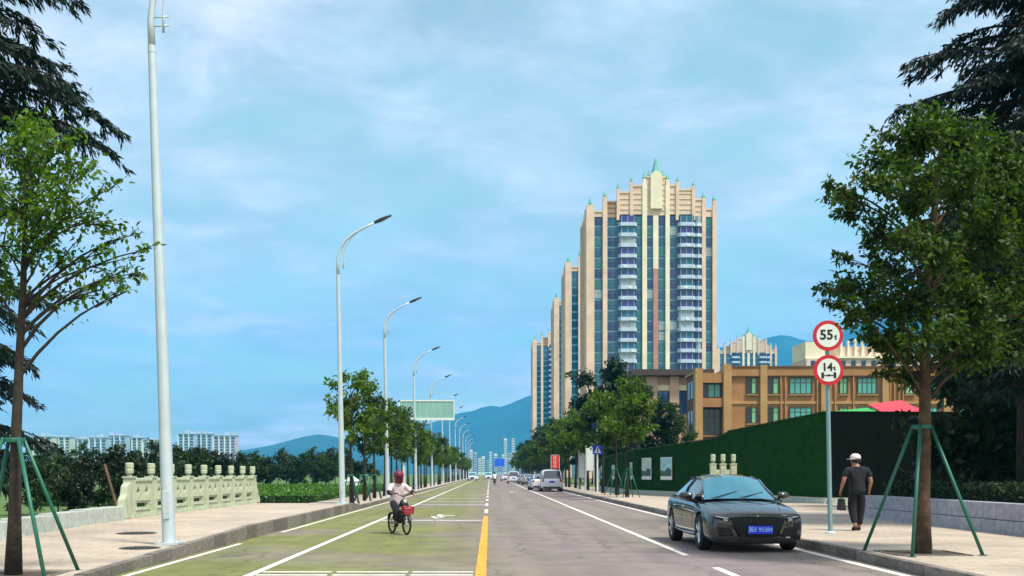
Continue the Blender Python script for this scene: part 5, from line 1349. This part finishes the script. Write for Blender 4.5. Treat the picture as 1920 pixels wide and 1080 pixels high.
def figure(t, J, skin_m, shirt_m, trouser_m, shoe_m, sleeves='short', thumbs=((1, 0, 0), (-1, 0, 0)), face=(0, -1, 0)):
    """J: joint positions. One continuous body; clothes as separate surfaces over it."""
    vs, es = [], []
    def v(p, r): vs.append((*p, r)); return len(vs) - 1
    pel = v(J['pelvis'], .10); sp = v(J['waist'], .105); ch = v(J['chest'], .13); nk = v(J['neck'], .055); hb = v(J['head'], .082); ht = v(J['crown'], .078)
    es += [(pel, sp), (sp, ch), (ch, nk), (nk, hb), (hb, ht)]
    f = Vector(face); hd = Vector(J['head']); sd = f.cross(Vector((0, 0, 1)))
    nose = v(hd + f * .095 + Vector((0, 0, .005)), .016); es.append((hb, nose))
    for s in (-1, 1): e = v(hd + sd * s * .082 + Vector((0, 0, .01)), .018); es.append((hb, e))
    hands = []
    for k, s in enumerate(('L', 'R')):
        sh = v(J['sh' + s], .062); el = v(J['el' + s], .045); wr = v(J['wr' + s], .031); es += [(ch, sh), (sh, el), (el, wr)]
        hands.append((wr, Vector(J['wr' + s]) - Vector(J['el' + s]), thumbs[k]))
        hp = v(J['hip' + s], .066); kn = v(J['kn' + s], .062); an = v(J['an' + s], .042); to = v(J['to' + s], .036); es += [(pel, hp), (hp, kn), (kn, an), (an, to)]
    for w, d, th in hands: hand(vs, es, w, d, th)
    add('body', skin_mesh('body', vs, es, skin_m), t)
    def lerp(a, b, k): return tuple(Vector(J[a]).lerp(Vector(J[b]), k))
    # shirt
    vs2, es2 = [], []
    def u(p, r): vs2.append((*p, r)); return len(vs2) - 1
    a0 = u(lerp('pelvis', 'waist', -.75), .195); a = u(lerp('pelvis', 'waist', .1), .178); b = u(J['waist'], .172); c = u(J['chest'], .185); d = u(lerp('chest', 'neck', .85), .095); es2.append((a0, a)); es2 += [(a, b), (b, c), (c, d)]
    for s in ('L', 'R'):
        sh = u(J['sh' + s], .085); es2.append((c, sh))
        if sleeves == 'short': e = u(lerp('sh' + s, 'el' + s, .75), .068); es2.append((sh, e))
        else: e = u(J['el' + s], .06); w = u(lerp('el' + s, 'wr' + s, .8), .045); es2 += [(sh, e), (e, w)]
    add('shirt', skin_mesh('shirt', vs2, es2, shirt_m), t)
    vs2, es2 = [], []
    a = u(lerp('pelvis', 'waist', .6), .15); b = u(J['pelvis'], .165); es2.append((a, b))
    for s in ('L', 'R'):
        h = u(J['hip' + s], .128); k = u(J['kn' + s], .098); n = u(lerp('kn' + s, 'an' + s, .9), .066); es2 += [(b, h), (h, k), (k, n)]
    add('trousers', skin_mesh('trousers', vs2, es2, trouser_m, 1), t)
    for s in ('L', 'R'):
        an, to = Vector(J['an' + s]), Vector(J['to' + s]); heel = an + (an - to) * .25; heel.z = min(an.z, to.z) + .01
        add('shoe', skin_mesh('shoe', [(*heel, .045), (*an.lerp(to, .5), .048), (*(to + (to - an) * .25), .038)], [(0, 1), (1, 2)], shoe_m), t)
    for s in (-1, 1):
        e = MB(); p = hd + f * .078 + sd * s * .032 + Vector((0, 0, .028)); e.lathe([(.001, -.008), (.010, -.004), (.010, .004), (.001, .008)], 8); e.build('eye', M_black, t, tuple(p))

# man in a pale cap walking away on the right pavement, head turned left
ped = thing('person', 'person in a pale cap, dark top and trousers walking along the right pavement', 'person', (8.5, 25.9, HR))
J = dict(pelvis=(0, 0, .95), waist=(0, .01, 1.12), chest=(0, .0, 1.34), neck=(-.01, .03, 1.51), head=(-.02, .05, 1.615), crown=(-.02, .05, 1.68),
         shL=(-.205, -.01, 1.42), elL=(-.29, -.04, 1.16), wrL=(-.31, .08, .94), shR=(.205, -.01, 1.42), elR=(.275, -.03, 1.15), wrR=(.27, .06, .93),
         hipL=(-.095, 0, .90), knL=(-.09, .03, .50), anL=(-.075, -.12, .12), toL=(-.08, .0, .035), hipR=(.095, 0, .90), knR=(.085, .06, .50), anR=(.06, .07, .075), toR=(.065, .2, .03))
M_top = mat('dark_navy_top', (0.006, 0.009, 0.016), .9, .3, 8, .3, 20); M_trs = mat('dark_trousers', (0.005, 0.005, 0.012), .9, .3, 8, .3, 20)
ped.scale = (1.12, 1.08, 1.0)
figure(ped, J, M_skin, M_top, M_trs, M_black, 'short', ((0, 1, 0), (0, 1, 0)), (-.94, .34, 0))
M_cap = mat('pale_cap', (0.72, 0.60, 0.62), .8, .06, 10)
cp = MB(); cp.lathe([(.103, 1.655), (.108, 1.68), (.106, 1.715), (.088, 1.755), (.05, 1.78), (.004, 1.787)], 18, -.02, .05)
co = cp.build('cap', M_cap, ped, smooth=True)
br = MB(); pts = [(-.02, -.05), (-.10, -.045), (-.17, -.01), (-.20, .06), (-.17, .12), (-.10, .15), (-.02, .15)]
br.prism(pts, 1.650, 1.662); br.build('cap_brim', M_cap, co)
hr = MB(); hr.lathe([(.085, 1.575), (.098, 1.61), (.100, 1.66)], 16, -.005, .035); hr.build('hair', M_black, ped, smooth=True)
bag = thing('hand_bag', 'small dark bag held in the walking man\'s left hand', 'bag', (8.5 - .33, 25.9 + .11, HR + .47))
m = MB(); m.prism([(-.08, -.13), (.08, -.13), (.08, .13), (-.08, .13)], 0, .27, [(-.05, -.12), (.05, -.12), (.05, .12), (-.05, .12)]); m.build('pouch', M_black, bag, bevel=.02)
m = MB(); m.tube([(0, -.08, .26), (0, -.05, .38), (0, 0, .42), (0, .05, .38), (0, .08, .26)], .008, 6); m.build('handle', M_black, bag, smooth=True)

# --- cyclist coming towards us in the left lane
BX, BY, BR = -2.2, 27.3, R(27)
bike = thing('electric_bicycle', 'small black-wheeled bicycle with red front basket ridden in the left lane', 'bicycle', (BX, BY, .004), BR)
wr_, wb_ = .25, .92
def bwheel(y, nm='wheel'):
    n = 28; m = MB(); rings = []
    for k in range(n + 1):
        a = 2 * math.pi * k / n; rings.append((0, y + wr_ * .93 * math.cos(a), wr_ + wr_ * .93 * math.sin(a)))
    m.tube(rings, .026, 8, False); w = m.build(nm, M_black, bike, smooth=True)
    s = MB(); s.tube([(-.04, y, wr_), (.04, y, wr_)], .03, 8)
    for k in range(10):
        a = 2 * math.pi * k / 10; s.tube([(0, y, wr_), (0, y + wr_ * .9 * math.cos(a), wr_ + wr_ * .9 * math.sin(a))], .004, 3)
    s.build('spokes', M_chrome, w); return w
bwheel(-wb_ / 2); bwheel(wb_ / 2)
M_bk = paint('bike_black', (.012, .012, .016))
f = MB()
f.tube([(0, -.30, .78), (0, -.36, .55), (0, -.28, .34), (0, -.05, .27), (0, .12, .30)], .028, 8)
f.tube([(0, .10, .28), (0, .17, .62)], .022, 8)
for s in (-1, 1):
    f.tube([(s * .04, .12, .30), (s * .055, wb_ / 2, wr_)], .014, 6); f.tube([(s * .04, .15, .55), (s * .055, wb_ / 2, wr_)], .012, 6)
    f.tube([(s * .05, -.35, .60), (s * .055, -wb_ / 2, wr_)], .017, 6)
f.build('frame', M_bk, bike, smooth=True)
m = MB(); m.tube([(-.27, -.17, .98), (-.16, -.24, .99), (0, -.29, .90), (.16, -.24, .99), (.27, -.17, .98)], .015, 8); m.tube([(0, -.29, .92), (0, -.31, .74)], .018, 8); hb_ = m.build('handlebar', M_bk, bike, smooth=True)
for s in (-1, 1): m = MB(); m.tube([(s * .27, -.17, .98), (s * .36, -.11, .97)], .02, 8); m.build('grip', M_black, hb_, smooth=True)
m = MB(); m.prism([(-.10, .30), (-.03, .02), (.03, .02), (.10, .30)], .64, .71); m.build('saddle', M_black, bike, bevel=.02)
m = MB(); m.box(-.09, .09, -.08, .10, .29, .58); m.build('battery_box', M_blackp, bike, bevel=.02)
M_bsk = mat('basket_red', (.36, .012, .04), .55, .15)
bk = MB()
W2, D2_, z0, z1 = .13, .10, .50, .67
for i in range(9):
    x = -W2 + 2 * W2 * i / 8
    for y in (-D2_, D2_): bk.tube([(x * .85, -.52 + y * .85, z0), (x, -.52 + y, z1)], .007, 4)
for i in range(7):
    y = -D2_ + 2 * D2_ * i / 6
    for x in (-W2, W2): bk.tube([(x * .85, -.52 + y * .85, z0), (x, -.52 + y, z1)], .007, 4)
for z, k in ((z0, .85), (.56, .9), (.62, .95), (z1, 1.0)): bk.tube([(-W2 * k, -.52 - D2_ * k, z), (W2 * k, -.52 - D2_ * k, z), (W2 * k, -.52 + D2_ * k, z), (-W2 * k, -.52 + D2_ * k, z), (-W2 * k, -.52 - D2_ * k, z)], .010, 5)
bk.box(-.13, .13, -.61, -.43, .49, .50); bk.build('basket', M_bsk, bike)
m = MB(); m.prism([(-.11, -.60), (.11, -.60), (.11, -.44), (-.11, -.44)], .505, .64); m.build('basket_liner', mat('liner_pink', (.6, .22, .25), .8, .15), bike, bevel=.02)
for y in (-wb_ / 2, wb_ / 2):
    pts = [(0, y + .275 * math.cos(a), wr_ + .275 * math.sin(a)) for a in [R(20 + 14 * k) for k in range(11)]]
    m = MB(); secs = [[(x, p[1], p[2]) for x in (-.035, 0, .035)] for p in pts]; m.loft(secs); m.build('mudguard', M_bk, bike, smooth=True)
m = MB(); m.tube([(-.11, 0, .27), (.11, 0, .27)], .012, 6)
for s in (-1, 1): m.box(s * .15 - .045, s * .15 + .045, -.03 + s * .1, .05 + s * .1, .245 + s * .07, .27 + s * .07)
m.build('pedals', M_blackp, bike)
m = MB(); m.lathe([(.005, -.03), (.045, -.02), (.05, 0), (.03, .03)], 12); m.build('headlamp', M_lens, bike, (0, -.36, .80), (R(90), 0, 0))
rid = thing('person', 'person with dark red helmet and face cover, pale jacket, riding the bicycle', 'person', (BX, BY, 0), BR)
J = dict(pelvis=(0, .20, .78), waist=(0, .17, .94), chest=(0, .11, 1.12), neck=(0, .08, 1.27), head=(0, .05, 1.365), crown=(0, .05, 1.43),
         shL=(-.175, .09, 1.19), elL=(-.29, -.03, 1.03), wrL=(-.29, -.13, 1.01), shR=(.175, .09, 1.19), elR=(.29, -.03, 1.03), wrR=(.29, -.13, 1.01),
         hipL=(-.09, .17, .76), knL=(-.13, -.12, .60), anL=(-.13, -.06, .27), toL=(-.13, -.18, .235), hipR=(.09, .17, .76), knR=(.13, -.10, .70), anR=(.13, .06, .42), toR=(.13, -.05, .365))
M_jkt = mat('pale_jacket', (.60, .48, .52), .85, .14, 6, .3, 18); M_mag = mat('crimson_cloth', (.15, .010, .035), .6, .2, 8)
figure(rid, J, M_skin, M_jkt, mat('black_trousers', (.010, .010, .014), .9, .3, 8, .3, 20), M_black, 'long', ((1, 0, 0), (-1, 0, 0)))
m = MB(); m.lathe([(.118, 1.385), (.128, 1.41), (.126, 1.46), (.105, 1.51), (.06, 1.54), (.004, 1.55)], 18, 0, .05); ho = m.build('helmet', M_mag, rid, smooth=True)
m = MB(); m.prism([(-.09, -.06), (.09, -.06), (.06, -.13), (-.06, -.13)], 1.40, 1.412); m.build('helmet_peak', M_mag, ho)
m = MB(); m.lathe([(.075, 1.235), (.10, 1.27), (.112, 1.33), (.115, 1.375)], 16, 0, .038); m.build('face_cover', M_mag, rid, smooth=True)
for s in (-1, 1):
    m = MB(); m.tube([(s * .29, -.02, 1.03), (s * .30, -.08, 1.02), (s * .30, -.16, 1.0), (s * .31, -.2, .985)], [.055, .058, .055, .045], 10); m.build('glove', M_black, rid, smooth=True)

# --- scooter rider far ahead
SX, SY = .62, 140
sc_ = thing('motor_scooter', 'dark motor scooter driving away in the middle of the road', 'scooter', (SX, SY, 0))
for y in (-.55, .55):
    n = 20; m = MB(); m.tube([(0, y + .19 * math.cos(2 * math.pi * k / n), .24 + .19 * math.sin(2 * math.pi * k / n)) for k in range(n + 1)], .05, 8, False); m.build('wheel', M_black, sc_, smooth=True)
m = MB(); m.loft([[(x * w, y, z) for x, z in ((-1, a), (-.8, b), (.8, b), (1, a))] for y, w, a, b in ((-.75, .10, .5, .62), (-.5, .17, .36, .74), (-.1, .17, .32, .74), (.15, .16, .26, .34), (.4, .15, .26, .36))], False); m.build('rear_body', mat('scooter_green', (.02, .10, .09), .4, .1, coat=1), sc_, smooth=True)
m = MB(); m.loft([[(x, .45 + k * .03, .3 + k * .2) for x in (-.2, 0, .2)] for k in range(4)]); m.build('leg_shield', mat('scooter_green', (.02, .10, .09)), sc_, smooth=True)
m = MB(); m.tube([(0, .52, .3), (0, .45, 1.0)], .03, 8); m.tube([(-.33, .36, 1.02), (0, .45, 1.03), (.33, .36, 1.02)], .018, 6); m.build('handlebar', M_blackp, sc_, smooth=True)
m = MB(); m.box(-.15, .15, -.5, .12, .74, .82); m.build('seat', M_black, sc_, bevel=.03)
m = MB(); m.box(-.06, .06, -.78, -.74, .55, .63); m.build('tail_light', M_redlens, sc_)
per = thing('person', 'person in a white top riding the far scooter', 'person', (SX, SY, 0))
J = dict(pelvis=(0, -.15, .90), waist=(0, -.13, 1.05), chest=(0, -.08, 1.24), neck=(0, -.04, 1.39), head=(0, -.01, 1.48), crown=(0, -.01, 1.55),
         shL=(-.19, -.06, 1.31), elL=(-.28, .12, 1.12), wrL=(-.29, .32, 1.04), shR=(.19, -.06, 1.31), elR=(.28, .12, 1.12), wrR=(.29, .32, 1.04),
         hipL=(-.10, -.13, .88), knL=(-.15, .25, .80), anL=(-.13, .22, .42), toL=(-.13, .34, .37), hipR=(.10, -.13, .88), knR=(.15, .25, .80), anR=(.13, .22, .42), toR=(.13, .34, .37))
figure(per, J, M_skin, M_signw, M_trs, M_black, 'long', ((1, 0, 0), (-1, 0, 0)), (0, 1, 0))
m = MB(); m.lathe([(.118, 1.50), (.128, 1.53), (.12, 1.60), (.06, 1.66), (.004, 1.67)], 16, 0, -.01); m.build('helmet', M_blackp, per, smooth=True)
